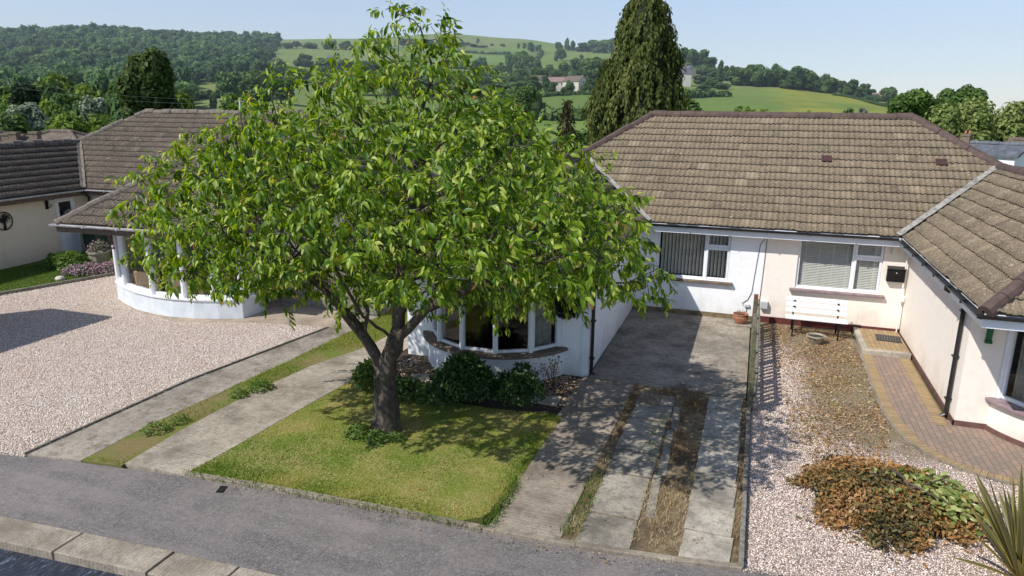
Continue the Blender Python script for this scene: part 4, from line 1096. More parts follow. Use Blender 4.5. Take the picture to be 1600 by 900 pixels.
for i in range(len(nodes_) - 1):
    p, q_ = np.array(nodes_[i]), np.array(nodes_[i + 1]); L = np.linalg.norm(q_ - p); e = (q_ - p) / L; en = np.array([e[1], -e[0], 0])
    window(lef, (*p, .502 + Z), (*e, 0), en, L, 1.66, [], [], [], ft=.07, depth=.09)
for p in nodes_: mb = MB(); mb.tube([(*p, .5 + Z), (*p, 2.33)], .07, 10); mb.build('post', MAT['upvc'], bay)
mb = MB()
for i in range(len(nodes_) - 1):
    p, q_ = np.array(nodes_[i]), np.array(nodes_[i + 1]); e = nrm(q_ - p); nn = np.array([e[1], -e[0]])
    mb.prism([tuple(p + nn * .04), tuple(q_ + nn * .04), tuple(q_ - nn * .1), tuple(p - nn * .1)], 2.162 + Z, 2.336)
mb.build('head', MAT['white_paint'], bay)
bracket(lef, 2.97, -5.22, 2.33, 1, 'oxide_timber')
downpipe(lef, (-2.86, -.42, 2.37), (-3.0, -.06, 0), .2, 'black_plastic')
# glazed front door on the inner wall of the left wing
door = MB(); vx0, vx1 = -5.4 + 4.13, -5.4 + 4.95
xw = -3.22
door.box(xw - .09, xw - .03, vx0, vx0 + .07, .17, 2.18); door.box(xw - .09, xw - .03, vx1 - .07, vx1, .17, 2.18); door.box(xw - .09, xw - .03, vx0 + .07, vx1 - .07, 2.1, 2.18)
door.box(xw - .08, xw - .04, vx0 + .07, vx1 - .07, .17, 1.0)
door.box(xw - .08, xw - .04, vx0 + .07, vx0 + .16, 1.0, 2.1); door.box(xw - .08, xw - .04, vx1 - .16, vx1 - .07, 1.0, 2.1); door.box(xw - .08, xw - .04, vx0 + .16, vx1 - .16, 2.02, 2.1)
for k, (a, b) in enumerate(((.3, .85), (.36, .79))): door.box(xw - .04, xw - .034 + k * .004, vx0 + .16 + k * .06, vx1 - .16 - k * .06, a, b)
dr = door.build('door', MAT['upvc'], lef, bevel=.004)
mb = MB(); mb.box(xw - .065, xw - .06, vx0 + .16, vx1 - .16, 1.0, 2.02); mb.build('pane', MAT['dark_glass'], dr)
mb = MB(); mb.box(xw - .04, xw - .01, vx0 + .1, vx0 + .13, .98, 1.2); mb.tube([(xw - .0, vx0 + .115, 1.1), (xw + .01, vx0 + .22, 1.1)], .012, 6); mb.build('handle', MAT['black_metal'], dr)
mb = MB(); mb.box(xw, xw + .14, vx0 - .1, vx1 + .1, -.1, .165); mb.build('doorstep', MAT['dark_slab'], lef)

# ------------------------------------------------------------------ the cherry tree: space colonisation inside its crown
TB = np.array([-5.45, 9.55, 0.])
SIL = [(1.55, -1.0, 2.6), (1.8, -2.2, 3.7), (2.1, -3.0, 4.3), (2.6, -3.45, 4.55), (3.3, -3.65, 4.7), (3.9, -3.6, 4.4), (4.4, -3.4, 3.7), (4.8, -3.0, 2.9), (5.4, -2.0, 1.85), (5.9, -.9, 1.4), (6.3, -.2, 1.4), (6.72, .3, .75)]
sz = [a[0] for a in SIL]
def crown_frac(p):
    z = p[:, 2]; lo = np.interp(z, sz, [a[1] for a in SIL]); hi = np.interp(z, sz, [a[2] for a in SIL])
    c = (lo + hi) / 2; h = np.maximum((hi - lo) / 2, .05)
    x = (p[:, 0] - TB[0] - c) / h; y = (p[:, 1] - TB[1] - .1) / np.minimum(h * .86, 3.35)
    f = np.sqrt(x * x + y * y); f[(z < sz[0]) | (z > sz[-1])] = 9
    return f
def cherry():
    root = thing('cherry_tree', 'tall cherry tree with forked grey trunk and drooping bright green leaves on the front lawn', 'tree', tuple(TB))
    r = np.random.default_rng(21)
    A = r.uniform([-11, 5.5, 1.5], [-.3, 13.6, 6.75], (70000, 3)); f = crown_frac(A)
    A = A[A[:, 2] > 2.2 + .34 * np.clip(TB[1] - A[:, 1], -1.5, 9) + .085 * (A[:, 0] - TB[0]) + .12 * np.sin(A[:, 0] * 2.1)]; f = crown_frac(A)
    lump = vnoise(A[:, 0] + A[:, 2] * .7, A[:, 1] - A[:, 2] * .5, 1.5, 31)
    A = A[(f < .80 + .26 * lump) & (f > .12)]; f = crown_frac(A)
    A = A[r.uniform(0, 1, len(A)) < .25 + .75 * np.clip(f, 0, 1)]
    A = A[r.permutation(len(A))[:4600]]
    Pn = []; par = []
    def seg(a, b, p, n):
        a = np.array(a, float); b = np.array(b, float)
        for i in range(1, n + 1): Pn.append(a + (b - a) * i / n + r.normal(0, .012, 3)); par.append(p); p = len(Pn) - 1
        return p
    Pn.append(TB + (0, 0, -.15)); par.append(-1)
    t0 = seg(Pn[0], TB + (.02, 0, .45), 0, 3); t1 = seg(Pn[t0], TB + (-.03, .02, .92), t0, 3)
    la = seg(Pn[t1], TB + (-.27, -.05, 1.6), t1, 4); lb = seg(Pn[t1], TB + (.2, .05, 1.6), t1, 4)
    la1 = seg(Pn[la], TB + (-.8, -.25, 2.4), la, 4); la2 = seg(Pn[la], TB + (-.25, .1, 2.5), la, 5)
    lb1 = seg(Pn[lb], TB + (.75, .1, 2.15), lb, 5); lb2 = seg(Pn[lb], TB + (.3, .2, 2.7), lb, 6); lb3 = seg(Pn[lb], TB + (.15, -.8, 2.2), lb, 5)
    seg(Pn[lb1], TB + (1.9, .25, 2.75), lb1, 6); seg(Pn[lb2], TB + (.55, .15, 4.2), lb2, 8); seg(Pn[la1], TB + (-1.8, -.3, 3.1), la1, 6)
    Pn_ = np.array(Pn); par_ = list(par); step = .17
    alive = np.ones(len(A), bool); first = t1
    best_d = np.full(len(A), 1e9); best_i = np.zeros(len(A), int); done = 0
    for it in range(170):
        new = Pn_[done:]
        if len(new):
            d = np.linalg.norm(A[:, None] - new[None], axis=2); k = d.argmin(1); dm = d[np.arange(len(A)), k]
            if done == 0:
                ok = k >= first; dm = np.where(ok, dm, dm)
            u = dm < best_d; best_d[u] = dm[u]; best_i[u] = k[u] + done
            done = len(Pn_)
        alive &= best_d > .225
        sel = alive & (best_d < 2.2)
        if not sel.any(): break
        idx = best_i[sel]; dv = A[sel] - Pn_[idx]; dv /= np.linalg.norm(dv, axis=1, keepdims=True)
        acc = np.zeros_like(Pn_); np.add.at(acc, idx, dv); u = np.unique(idx)
        dr = acc[u] + r.normal(0, .12, (len(u), 3)); dr /= np.linalg.norm(dr, axis=1, keepdims=True) + 1e-9
        Pn_ = np.concatenate([Pn_, Pn_[u] + dr * step]); par_ += list(u)
        if len(Pn_) > 12000: break
    n = len(Pn_); kids = [[] for _ in range(n)]
    for i, p in enumerate(par_):
        if p >= 0: kids[p].append(i)
    rad = np.zeros(n); tips = np.zeros(n)
    for i in range(n - 1, -1, -1):
        if not kids[i]: rad[i] = .0055; tips[i] = 1
        else: rad[i] = sum(rad[k] ** 2.15 for k in kids[i]) ** (1 / 2.15); tips[i] = sum(tips[k] for k in kids[i])
    s = .175 / rad[t1]; rad = np.where(rad < .012, rad, rad * (1 + (s - 1) * np.clip((rad - .012) / (rad[t1] - .012), 0, 1)))
    rad[0] = .33; rad[1] = .245; rad[2] = .215; rad[3] = .2
    mb = MB()
    stack = [0]; seen = set()
    def chain(i):
        c = [i]
        while kids[c[-1]]:
            k = max(kids[c[-1]], key=lambda q: rad[q]); c.append(k)
        return c
    starts = [(None, 0)]
    while starts:
        p, i = starts.pop(); c = chain(i); full = ([p] if p is not None else []) + c
        pts = [Pn_[q] - TB for q in full]; rr = [min(rad[full[1]] if p is not None and k == 0 else rad[q], rad[q]) for k, q in enumerate(full)]
        if len(pts) > 1:
            nn = 16 if rr[0] > .12 else (8 if rr[0] > .04 else 5)
            q = np.random.default_rng(i); lump = q.uniform(.86, 1.14, (len(pts), nn)) if rr[0] > .06 else None
            mb.tube(pts, rr, nn, True, (lambda a, b, L=lump: L[a, b]) if lump is not None else None)
        for q in c:
            ks = sorted(kids[q], key=lambda z: -rad[z])
            for k in ks[1:]: starts.append((q, k))
    # burrs and stubs on the old trunk
    trunk = mb.build('trunk', MAT['cherry_bark'], root, smooth=True, recalc=False)
    # leafy shoots on every thin twig
    tipn = [i for i in range(n) if tips[i] <= 12 and (tips[i] <= 5 or r.uniform() < .6) and Pn_[i][2] > 1.5 and par_[i] > t1]
    LP, LD, LN, LL, LW, LT = [], [], [], [], [], []
    for i in tipn:
        if tips[i] > 1 and r.uniform() > .85: continue
        p = Pn_[i]; d = p - Pn_[par_[i]]; d = nrm(d + r.normal(0, .4, 3) + np.array([0, 0, .12]))
        out = p - (TB + (0, 0, 2.8)); out = nrm(out * (1, 1, .5))
        L = r.uniform(.22, .5) if tips[i] == 1 else r.uniform(.12, .25)
        m_ = int(L / .026) + 2; young = r.uniform() < .25; q = p.copy(); dd = nrm(d + out * .35)
        vig = r.uniform(.85, 1.2)
        for k in range(m_):
            t = k / (m_ - 1); q = q + dd * L / m_; dd = nrm(dd + np.array([.01, 0, -.055]) + r.normal(0, .05, 3))
            a = k * 2.4 + r.uniform(-.4, .4); x = nrm(np.cross(dd, (.1, .2, 1))); y = np.cross(dd, x)
            sd_ = x * math.cos(a) + y * math.sin(a)
            hang = r.uniform(.3, 1.15) if t < .8 else r.uniform(.1, .8)
            ld = nrm(dd * .6 + sd_ * .7 + np.array([.16, .06, -hang]) + r.normal(0, .2, 3))
            nm = nrm(sd_ * .5 + out * .4 + np.array([-.1, -.15, .65]) + r.normal(0, .45, 3))
            LP.append(q + ld * .02); LD.append(ld); LN.append(nm)
            l_ = (.134 - .045 * max(0, t - .7) / .3) * vig * r.uniform(.6, 1.2); LL.append(l_); LW.append(l_ * r.uniform(.32, .46))
            tt = r.normal(.42, .2)
            if t > .88: tt = r.uniform(.85, 1.0) if young else r.uniform(.6, .93)
            LT.append(min(1, max(0, tt)) if t > .88 else min(.92, max(0, tt)))
    V, F, k = leaves(np.array(LP) - TB, np.array(LD), np.array(LN), np.array(LL), np.array(LW), .22, .3)
    np_mesh('crown', V, F, MAT['cherry_leaf'], root, attr=np.array(LT)[k], smooth=False)
    print('cherry', n, len(LP))
cherry()

# ------------------------------------------------------------------ low shrubs and garden plants
def shrub(name, label, cat, loc, lobes, n, L, mat, group=None, tint=(.5, .2), stems=6, W=.5, flowers=None, droop=.2, part='foliage'):
    root = thing(name, label, cat, loc, 0, group)
    P, D, N = [], [], []
    tot = sum(l[3] * l[4] for l in lobes)
    for cx, cy, cz, rx, rz in lobes:
        m_ = int(n * rx * rz / tot); u = rng.normal(size=(m_, 3)); u /= np.linalg.norm(u, axis=1, keepdims=True); u[:, 2] = np.abs(u[:, 2]) * 1.1 - .25
        rr = rng.uniform(.45, 1.08, (m_, 1)) ** .6
        p = np.array([cx, cy, cz]) + u * rr * np.array([rx, rx, rz]); P.append(p)
        D.append(u * .7 + rng.normal(0, .55, (m_, 3)) + (0, 0, -droop)); N.append(u + rng.normal(0, .5, (m_, 3)) + (0, 0, .6))
    P, D, N = map(np.concatenate, (P, D, N)); k = P[:, 2] > .01; P, D, N = P[k], D[k], N[k]
    l_ = rng.uniform(.7, 1.25, len(P)) * L
    V, F, ii = leaves(P, D, N, l_, l_ * W, .2, .25)
    np_mesh(part, V, F, MAT[mat], root, attr=np.clip(rng.normal(tint[0], tint[1], len(P)), 0, 1)[ii])
    if stems:
        mb = MB()
        for i in range(stems):
            l = lobes[i % len(lobes)]; e = np.array([l[0] + random.uniform(-.7, .7) * l[3], l[1] + random.uniform(-.7, .7) * l[3], l[2] + l[4] * random.uniform(.3, .95)])
            b = np.array([l[0] * .5, l[1] * .5, 0]); mb.tube([b, b * .5 + e * .5 + (0, 0, l[4] * .15), e], [.012, .009, .004], 5)
        mb.build('stem', MAT['twig_bark'], root)
    if flowers:
        m_, fm, fs = flowers; p = P[rng.choice(len(P), m_)] * (1.03, 1.03, 1.08); N2 = rng.normal(size=(m_, 3)) + (0, 0, 1.2); V, F, ii = leaves(p, rng.normal(size=(m_, 3)), N2, np.full(m_, fs), np.full(m_, fs * .9))
        np_mesh('flower', V, F, MAT[fm], root, attr=rng.uniform(0, 1, m_)[ii])
    return root
shrub('shrub', 'rounded dark green shrub below the white bay window, largest in the bed', 'shrub', (-4.72, 11.15, 0), [(0, 0, .42, .5, .5), (.28, -.1, .35, .4, .42), (-.3, .05, .3, .36, .36), (.05, -.1, .7, .32, .3)], 3000, .085, 'shrub_leaf', tint=(.4, .22))
shrub('shrub', 'loose leafy shrub at the right end of the bed beside the drive', 'shrub', (-3.75, 11.15, 0), [(0, 0, .32, .36, .4), (.25, .15, .28, .28, .3), (-.22, .1, .3, .3, .32), (.05, .3, .55, .2, .24)], 1900, .075, 'shrub_leaf', tint=(.42, .22))
shrub('shrub', 'low spreading green plants along the lawn edge right of the tree trunk', 'shrub', (-5.35, 10.95, 0), [(-.4, .0, .14, .38, .2), (.2, -.1, .16, .36, .22), (.55, .05, .17, .28, .24), (-.75, .15, .12, .26, .18)], 1900, .075, 'shrub_leaf', tint=(.6, .22), stems=0)
shrub('shrub', 'bright leafy perennial behind the tree trunk beside the concrete path', 'plant', (-6.65, 11.0, 0), [(0, 0, .22, .28, .3), (.3, .1, .16, .25, .22), (-.15, .4, .2, .25, .26)], 1300, .085, 'weed_leaf', tint=(.5, .22))
shrub('weed_tuft', 'tuft of fresh green weeds round the foot of the cherry trunk', 'weeds', (-5.5, 9.2, 0), [(-.25, .0, .06, .22, .14), (.12, -.08, .06, .2, .13), (.4, .1, .05, .14, .1)], 700, .06, 'weed_leaf', tint=(.5, .2), stems=0)
shrub('weed_tuft', 'clump of broad green weeds growing in the grass verge between the two concrete strips', 'weeds', (-8.5, 10.25, 0), [(0, 0, .07, .22, .14), (-.15, -.4, .05, .15, .1)], 420, .06, 'weed_leaf', tint=(.6, .2), stems=0)
shrub('weed_tuft', 'bright weeds low in the grass verge close to the pavement', 'weeds', (-8.95, 8.2, 0), [(0, 0, .05, .22, .1), (.1, .4, .05, .16, .1)], 380, .05, 'weed_leaf', tint=(.7, .2), stems=0)
def rose(label, loc, h, n):
    root = thing('rose_bush', label, 'bush', loc); mb = MB(); P = []
    for i in range(n):
        a = random.uniform(0, 6.28); t = random.uniform(.1, .3); e = np.array([math.cos(a) * t, math.sin(a) * t, h * random.uniform(.7, 1.05)])
        mb.tube([(0, 0, 0), e * (.5, .5, .55), e], [.009, .007, .004], 5); P += [e * random.uniform(.5, 1) + np.random.default_rng(i * 7 + k).normal(0, .04, 3) for k in range(22)]
    mb.build('stem', MAT['twig_bark'], root); P = np.array(P); m_ = len(P)
    V, F, ii = leaves(P, rng.normal(size=(m_, 3)), rng.normal(size=(m_, 3)) + (0, 0, 1), rng.uniform(.03, .055, m_), rng.uniform(.02, .035, m_))
    np_mesh('foliage', V, F, MAT['brown_leaf'], root, attr=np.clip(rng.normal(.35, .15, m_), 0, 1)[ii])
rose('thin reddish rose stems against the white wall right of the bay', (-3.35, 12.3, 0), .55, 7)
rose('sparse rose bush in the gravel bed between shrub and bay', (-3.75, 12.05, 0), .5, 6)
mb = MB(); mb.box(-3.55, -3.05, 11.45, 11.85, 0, .045)
tag(mb.build('stepping_stone', MAT['grey_slab'], bevel=.01), 'grey square slab lying at the drive end of the flower bed', 'paving slab')
mb = MB(); mb.obox((-6.1, 11.55, 0), (.5, .1, 0), (-.08, .4, 0), (0, 0, .04))
tag(mb.build('stepping_stone', MAT['grey_slab'], bevel=.01), 'grey square slab behind the cherry trunk at the bay wall', 'paving slab')

# clipped branches heaped on the gravel
def heap():
    root = thing('garden_waste_heap', 'heap of withered brown and green hedge cuttings on the pink gravel', 'garden waste', (2.08, 9.85, 0))
    hgt = lambda x, y: .36 * np.clip(1 - (x / 1.12) ** 2 - (y / 1.05) ** 2, 0, 1) ** .9 * (.7 + .55 * vnoise(x, y, 3.1, 17))
    n = 15000; a = rng.uniform(0, 2 * PI, n); q = np.sqrt(rng.uniform(0, 1, n)) * (1 + .12 * np.sin(a * 3 + 1) + .1 * np.sin(a * 7) + .05 * np.sin(a * 13)) * rng.uniform(.9, 1.12, n) * np.where(rng.uniform(0, 1, n) < .06, 1.22, 1)
    x, y = np.cos(a) * q * 1.08, np.sin(a) * q * 1.0
    z = hgt(x, y) * (.8 + .4 * vnoise(x, y, 7, 4)) + rng.uniform(0, 1, n) ** 2 * .12 + .01
    P = np.stack([x, y, z], 1); D = rng.normal(size=(n, 3)) * (1, 1, .5); N = rng.normal(size=(n, 3)) * .7 + (0, 0, .8)
    tn = np.clip(.05 + .85 * vnoise(x, y, 4.2, 9) + rng.normal(0, .2, n), 0, 1); l_ = rng.uniform(.03, .085, n)
    V, F, ii = leaves(P, D, N, l_, l_ * .5, .25, .5); np_mesh('dead_leaves', V, F, MAT['brown_leaf'], root, attr=tn[ii])
    mb = MB(); nr, na = 8, 28; vs = []
    for i in range(nr + 1):
        for j in range(na):
            a_ = 2 * PI * j / na; t = i / nr * .82; px, py = math.cos(a_) * t * 1.06, math.sin(a_) * t * .98; vs.append((px, py, float(hgt(np.array(px), np.array(py))) * .8 if i < nr else 0))
    mb.add(vs, [(i * na + j, i * na + (j + 1) % na, (i + 1) * na + (j + 1) % na, (i + 1) * na + j) for i in range(nr) for j in range(na)]); mb.build('core', MAT['dark_soil'], root, smooth=True)
    n = 700; x = rng.normal(.58, .25, n); y = rng.normal(-.05, .26, n); z = hgt(x, y) + rng.uniform(.02, .2, n)
    D = np.stack([rng.normal(.5, .6, n), rng.normal(-.4, .6, n), rng.normal(-.2, .4, n)], 1); l_ = rng.uniform(.07, .14, n)
    V, F, ii = leaves(np.stack([x, y, z], 1), D, rng.normal(size=(n, 3)) * .5 + (0, -.3, .9), l_, l_ * .5, .2, .3)
    np_mesh('fresh_leaves', V, F, MAT['laurel_leaf'], root, attr=np.clip(rng.normal(.5, .25, n), 0, 1)[ii])
    mb = MB()
    for i in range(64):
        a_ = random.uniform(0, 6.28); t = random.uniform(0, .8); b = np.array([math.cos(a_) * t, math.sin(a_) * t, 0]); b[2] = float(hgt(np.array(b[0]), np.array(b[1]))) + .03
        d = nrm(np.array([random.uniform(-1, 1), random.uniform(-1, 1), random.uniform(-.1, .35)])) * random.uniform(.25, .6); mb.tube([b - d * .5, b + (0, 0, .03), b + d * .5], [.009, .008, .004], 5)
    mb.tube([(.05, .25, .42), (.12, -.1, .5), (.18, -.25, .42), (.7, .1, .52)], [.022, .02, .02, .008], 6)
    mb.tube([(.12, -.15, .48), (.55, -.38, .4), (.95, -.5, .2)], [.018, .012, .006], 6)
    mb.build('twigs', MAT['twig_bark'], root)
heap()

def flax():
    root = thing('flax_plant', 'spiky New Zealand flax with striped sword leaves at the gravel corner', 'plant', (3.36, 8.62, 0))
    mats = MAT['flax_leaf']; V, F, T = [], [], []
    r = np.random.default_rng(3)
    fr = []
    for i in range(78):
        a = r.uniform(0, 2 * PI); up = r.uniform(.15, 1.35) if i % 3 else r.uniform(1.0, 1.5); L = r.uniform(.85, 1.5); wd = r.uniform(.03, .055)
        el = R_(90) - (up if i < 0 else r.beta(1.6, 2) * 1.15); d0 = np.array([math.cos(a) * math.cos(el), math.sin(a) * math.cos(el), math.sin(el)]); side = np.array([-math.sin(a), math.cos(a), 0])
        nrmv = np.cross(side, d0); n = 8; b = len(V); drop = r.uniform(.02, .35) * math.cos(el); base = np.array([math.cos(a) * .08, math.sin(a) * .08, 0]); tone = r.uniform(0, .75)
        twist = r.uniform(-.5, .5)
        for k in range(n + 1):
            t = k / n; p = base + d0 * L * t + np.array([0, 0, -drop * t * t * L]); ww = wd * (0.75 + .5 * t) * (1 - t ** 3.2) + .001
            s_ = side * math.cos(twist * t) + nrmv * math.sin(twist * t)
            for q, e in ((-1, .22), (-.8, 0), (0, -.12), (.8, 0), (1, .22)): V.append(p + s_ * ww * q + nrmv * ww * abs(q) * .45); T.append(min(1, tone + e + (.5 if abs(q) == 1 else 0)))
        for k in range(n):
            for j in range(4): F.append((b + k * 5 + j, b + k * 5 + j + 1, b + k * 5 + j + 6, b + k * 5 + j + 5))
    np_mesh('leaves', np.array(V), [np.array(F)], mats, root, attr=np.array(T), smooth=True)
flax()

# ------------------------------------------------------------------ small things round the houses
def fence():
    root = thing('picket_fence', 'low weathered picket fence between the white half drive and the cream half gravel', 'fence', (.24, 15.4, 0))
    posts = [(2.45, .84, .1, 'red_timber'), (1.9, .84, .09, 'green_timber'), (.7, .82, .085, 'weathered_timber'), (-.5, .82, .08, 'green_timber'), (-1.75, .8, .08, 'green_timber'), (-2.9, .8, .08, 'green_timber')]
    for y, h, w_, mt in posts:
        mb = MB(); mb.box(-w_ / 2, w_ / 2, y - w_ / 2, y + w_ / 2, -.05, h); mb.build('post', MAT[mt], root, bevel=.008)
    for z in (.22, .64):
        mb = MB(); mb.box(.045, .08, -2.95, 2.5, z, z + .07); mb.build('rail', MAT['weathered_timber'], root, bevel=.005)
    mb = MB(); y = -2.95
    while y < 2.5:
        h = .8 + random.uniform(-.02, .02); lx = random.uniform(-.006, .006)
        mb.obox((.082, y, .03), (.016, 0, 0), (0, .095, 0), (lx, 0, h - .03)); y += .2
    mb.build('pales', MAT['weathered_timber'], root)
    mb = MB(); mb.box(-.04, .02, -2.9, 2.9, -.05, .1); mb.build('gravel_board', MAT['green_timber'], root)
fence()
def bench():
    root = thing('garden_bench', 'white slatted garden bench with black legs under the blinds window', 'bench', (1.62, 17.82, 0))
    L = 1.36
    for k, (y, z, ry) in enumerate([(-.36, .42, 0), (-.24, .425, 0), (-.12, .425, 0)]):
        mb = MB(); mb.box(-L / 2, L / 2, y - .05, y + .05, z, z + .025); mb.build('seat_slat', MAT['white_paint'], root, bevel=.004)
    for k in range(3):
        mb = MB(); z = .5 + k * .13; y = .0 + k * .035
        mb.obox((-L / 2, y, z), (L, 0, 0), (0, .03, .105), (0, -.022, .006)); mb.build('back_slat', MAT['white_paint'], root, bevel=.004)
    for s in (-1, 1):
        mb = MB(); x = s * (L / 2 - .18)
        mb.bar((x, -.36, .42), (x, -.42, 0.0), .035, .045); mb.bar((x, -.36, .405), (x, .03, .395), .035, .03); mb.bar((x, .01, .4), (x, .14, .02), .035, .045)
        mb.bar((x, .02, .39), (x, .125, .86), .035, .03); mb.build('leg', MAT['black_metal'], root, bevel=.004)
    mb = MB()
    for s in (-1, 1):
        for k in range(2): mb.box(s * (L / 2 - .2) - .02, s * (L / 2 - .2) + .02, -.025 + k * .06, -.01 + k * .06, .62 + k * .13, .66 + k * .13)
    mb.build('bolt', MAT['black_metal'], root)
bench()
root = thing('bowl_planter', 'shallow weathered stone bowl on the soil in front of the white bench', 'planter', (1.62, 17.05, 0))
mb = MB(); mb.lathe([(0, 0), (.1, 0), (.112, .025), (.19, .16), (.213, .168), (.213, .196), (.186, .196), (.17, .155), (0, .14)]); mb.build('bowl', MAT['old_stone'], root, smooth=False)
mb = MB(); mb.lathe([(.172, .16), (.08, .165), (0, .17)]); mb.build('soil', MAT['dark_soil'], root)
root = thing('flower_pot', 'round terracotta pot with wilted stalks on a grey slab by the white wall', 'pot', (-.08, 17.93, .05))
mb = MB(); mb.lathe([(0, 0), (.11, 0), (.15, .06), (.175, .15), (.165, .21), (.185, .225), (.19, .25), (.165, .25), (.15, .2), (0, .19)], n=28)
mb.build('bowl', MAT['terracotta'], root)
mb = MB()
for k in range(22): mb.tube([(.176 * math.cos(k * PI / 11), .176 * math.sin(k * PI / 11), .1), (.18 * math.cos(k * PI / 11), .18 * math.sin(k * PI / 11), .15), (.172 * math.cos(k * PI / 11), .172 * math.sin(k * PI / 11), .2)], .008, 5)
mb.build('fluting', MAT['terracotta'], root)
mb = MB()
for k in range(9):
    a = k * 2.4; mb.tube([(.05 * math.cos(a), .05 * math.sin(a), .19), (.08 * math.cos(a), .08 * math.sin(a), .28), (.11 * math.cos(a + .4), .11 * math.sin(a + .4), .3 + .02 * (k % 4))], .004, 4)
mb.build('stalks', MAT['twig_bark'], root)
mb = MB(); mb.lathe([(.152, .2), (.06, .21), (0, .212)]); mb.build('soil', MAT['dark_soil'], root)
mb = MB(); mb.obox((-.36, 17.72, .012), (.56, .0, 0), (0, .46, 0), (0, 0, .036)); tag(mb.build('paving_slab', MAT['dark_slab'], bevel=.008), 'dark grey slab under the terracotta pot', 'paving slab')
root = thing('letterbox', 'black wall letterbox right of the blinds window on the cream wall', 'letterbox', (3.3, 18.398, 1.33))
mb = MB(); mb.box(-.19, .19, -.13, 0, 0, .3); mb.build('body', MAT['black_metal'], root, bevel=.006)
mb = MB(); mb.obox((-.2, -.15, .302), (.4, 0, 0), (0, .15, .05), (0, 0, .012)); mb.build('flap', MAT['black_plastic'], root, bevel=.004)
mb = MB(); mb.lathe([(0, 0), (.014, 0), (.014, .006), (0, .007)], n=10); o = mb.build('lock', MAT['satin_white'], root); o.rotation_euler = (R_(90), 0, 0); o.location = (.0, -.131, .22)
root = thing('wall_lamp', 'small pale box lamp under the eaves above the black letterbox', 'lamp', (3.2, 18.398, 1.97))
mb = MB(); mb.box(-.06, .06, -.02, 0, 0, .25); mb.build('back_plate', MAT['satin_white'], root)
mb = MB(); mb.box(-.055, .055, -.11, -.021, .01, .24); mb.build('lamp_cover', MAT['blind'], root, bevel=.015)
root = thing('doormat', 'dark ribbed mat on the brick step in the corner of the cream walls', 'doormat', (3.2, 17.75, .104))
mb = MB(); mb.obox((-.26, -.3, 0), (.52, -.04, 0), (.04, .5, 0), (0, 0, .012)); mb.build('base', MAT['mat_rubber'], root)
mb = MB()
for k in range(9): mb.obox((-.25 + k * .055, -.29 - k * .0042, .012), (.022, -.002, 0), (.038, .48, 0), (0, 0, .007))
mb.build('ribs', MAT['black_plastic'], root)
# round black wreath on the white front wall
root = thing('wreath', 'round black wreath hanging on the white front wall beside the bay window', 'wreath', (-3.33, 13.03, 1.5))
n = 1100; a = rng.uniform(0, 2 * PI, n); t = rng.uniform(0, 2 * PI, n); rr = .2 + .085 * np.cos(t)
P = np.stack([np.cos(a) * rr, -.04 - .07 * np.abs(np.sin(t)), np.sin(a) * rr], 1)
V, F, ii = leaves(P, rng.normal(size=(n, 3)), rng.normal(size=(n, 3)) + (0, -1, 0), np.full(n, .06), np.full(n, .03))
np_mesh('leaves', V, F, MAT['wreath_leaf'], root, attr=rng.uniform(0, 1, n)[ii])
mb = MB(); mb.lathe([(0, 0), (.2, 0), (.2, .02), (0, .02)], n=24); o = mb.build('disc', MAT['black_metal'], root); o.rotation_euler = (R_(90), 0, 0); o.location = (0, -.005, 0)

# things on the left-hand pair, in its own axes
cL, sL = math.cos(.06896), math.sin(.06896)
def LW(u, v, z): return (-19.76 + cL * u - sL * v, 19.45 + sL * u + cL * v, z - .16)
rz = .06896
root = thing('wall_lantern', 'black carriage lantern on the cream wall left of the glazed front door', 'lamp', LW(-3.22, -1.62, 2.0), rz + R_(90))   # local x along the wall, -y outwards
mb = MB(); mb.box(-.05, .05, -.03, 0, -.15, .15); mb.tube([(0, -.03, -.05), (0, -.12, -.1), (0, -.2, -.02), (0, -.2, .02)], .014, 6); mb.build('bracket', MAT['black_metal'], root)
mb = MB(); mb.lathe([(.05, 0), (.09, .17), (.095, .17), (.055, 0)], (0, -.2, .02), 6); mb.build('glass', MAT['satin_white'], root)
mb = MB(); mb.lathe([(.12, 0), (.1, .03), (.04, .1), (.015, .13), (.012, .17), (0, .18)], (0, -.2, .19), 6); mb.lathe([(0, 0), (.055, 0), (.055, .02), (0, .02)], (0, -.2, .0), 6)
for k in range(6):
    a = k * PI / 3; mb.tube([(.053 * math.cos(a), -.2 + .053 * math.sin(a), .02), (.095 * math.cos(a), -.2 + .095 * math.sin(a), .19)], .007, 4)
mb.build('lantern_frame', MAT['black_metal'], root)
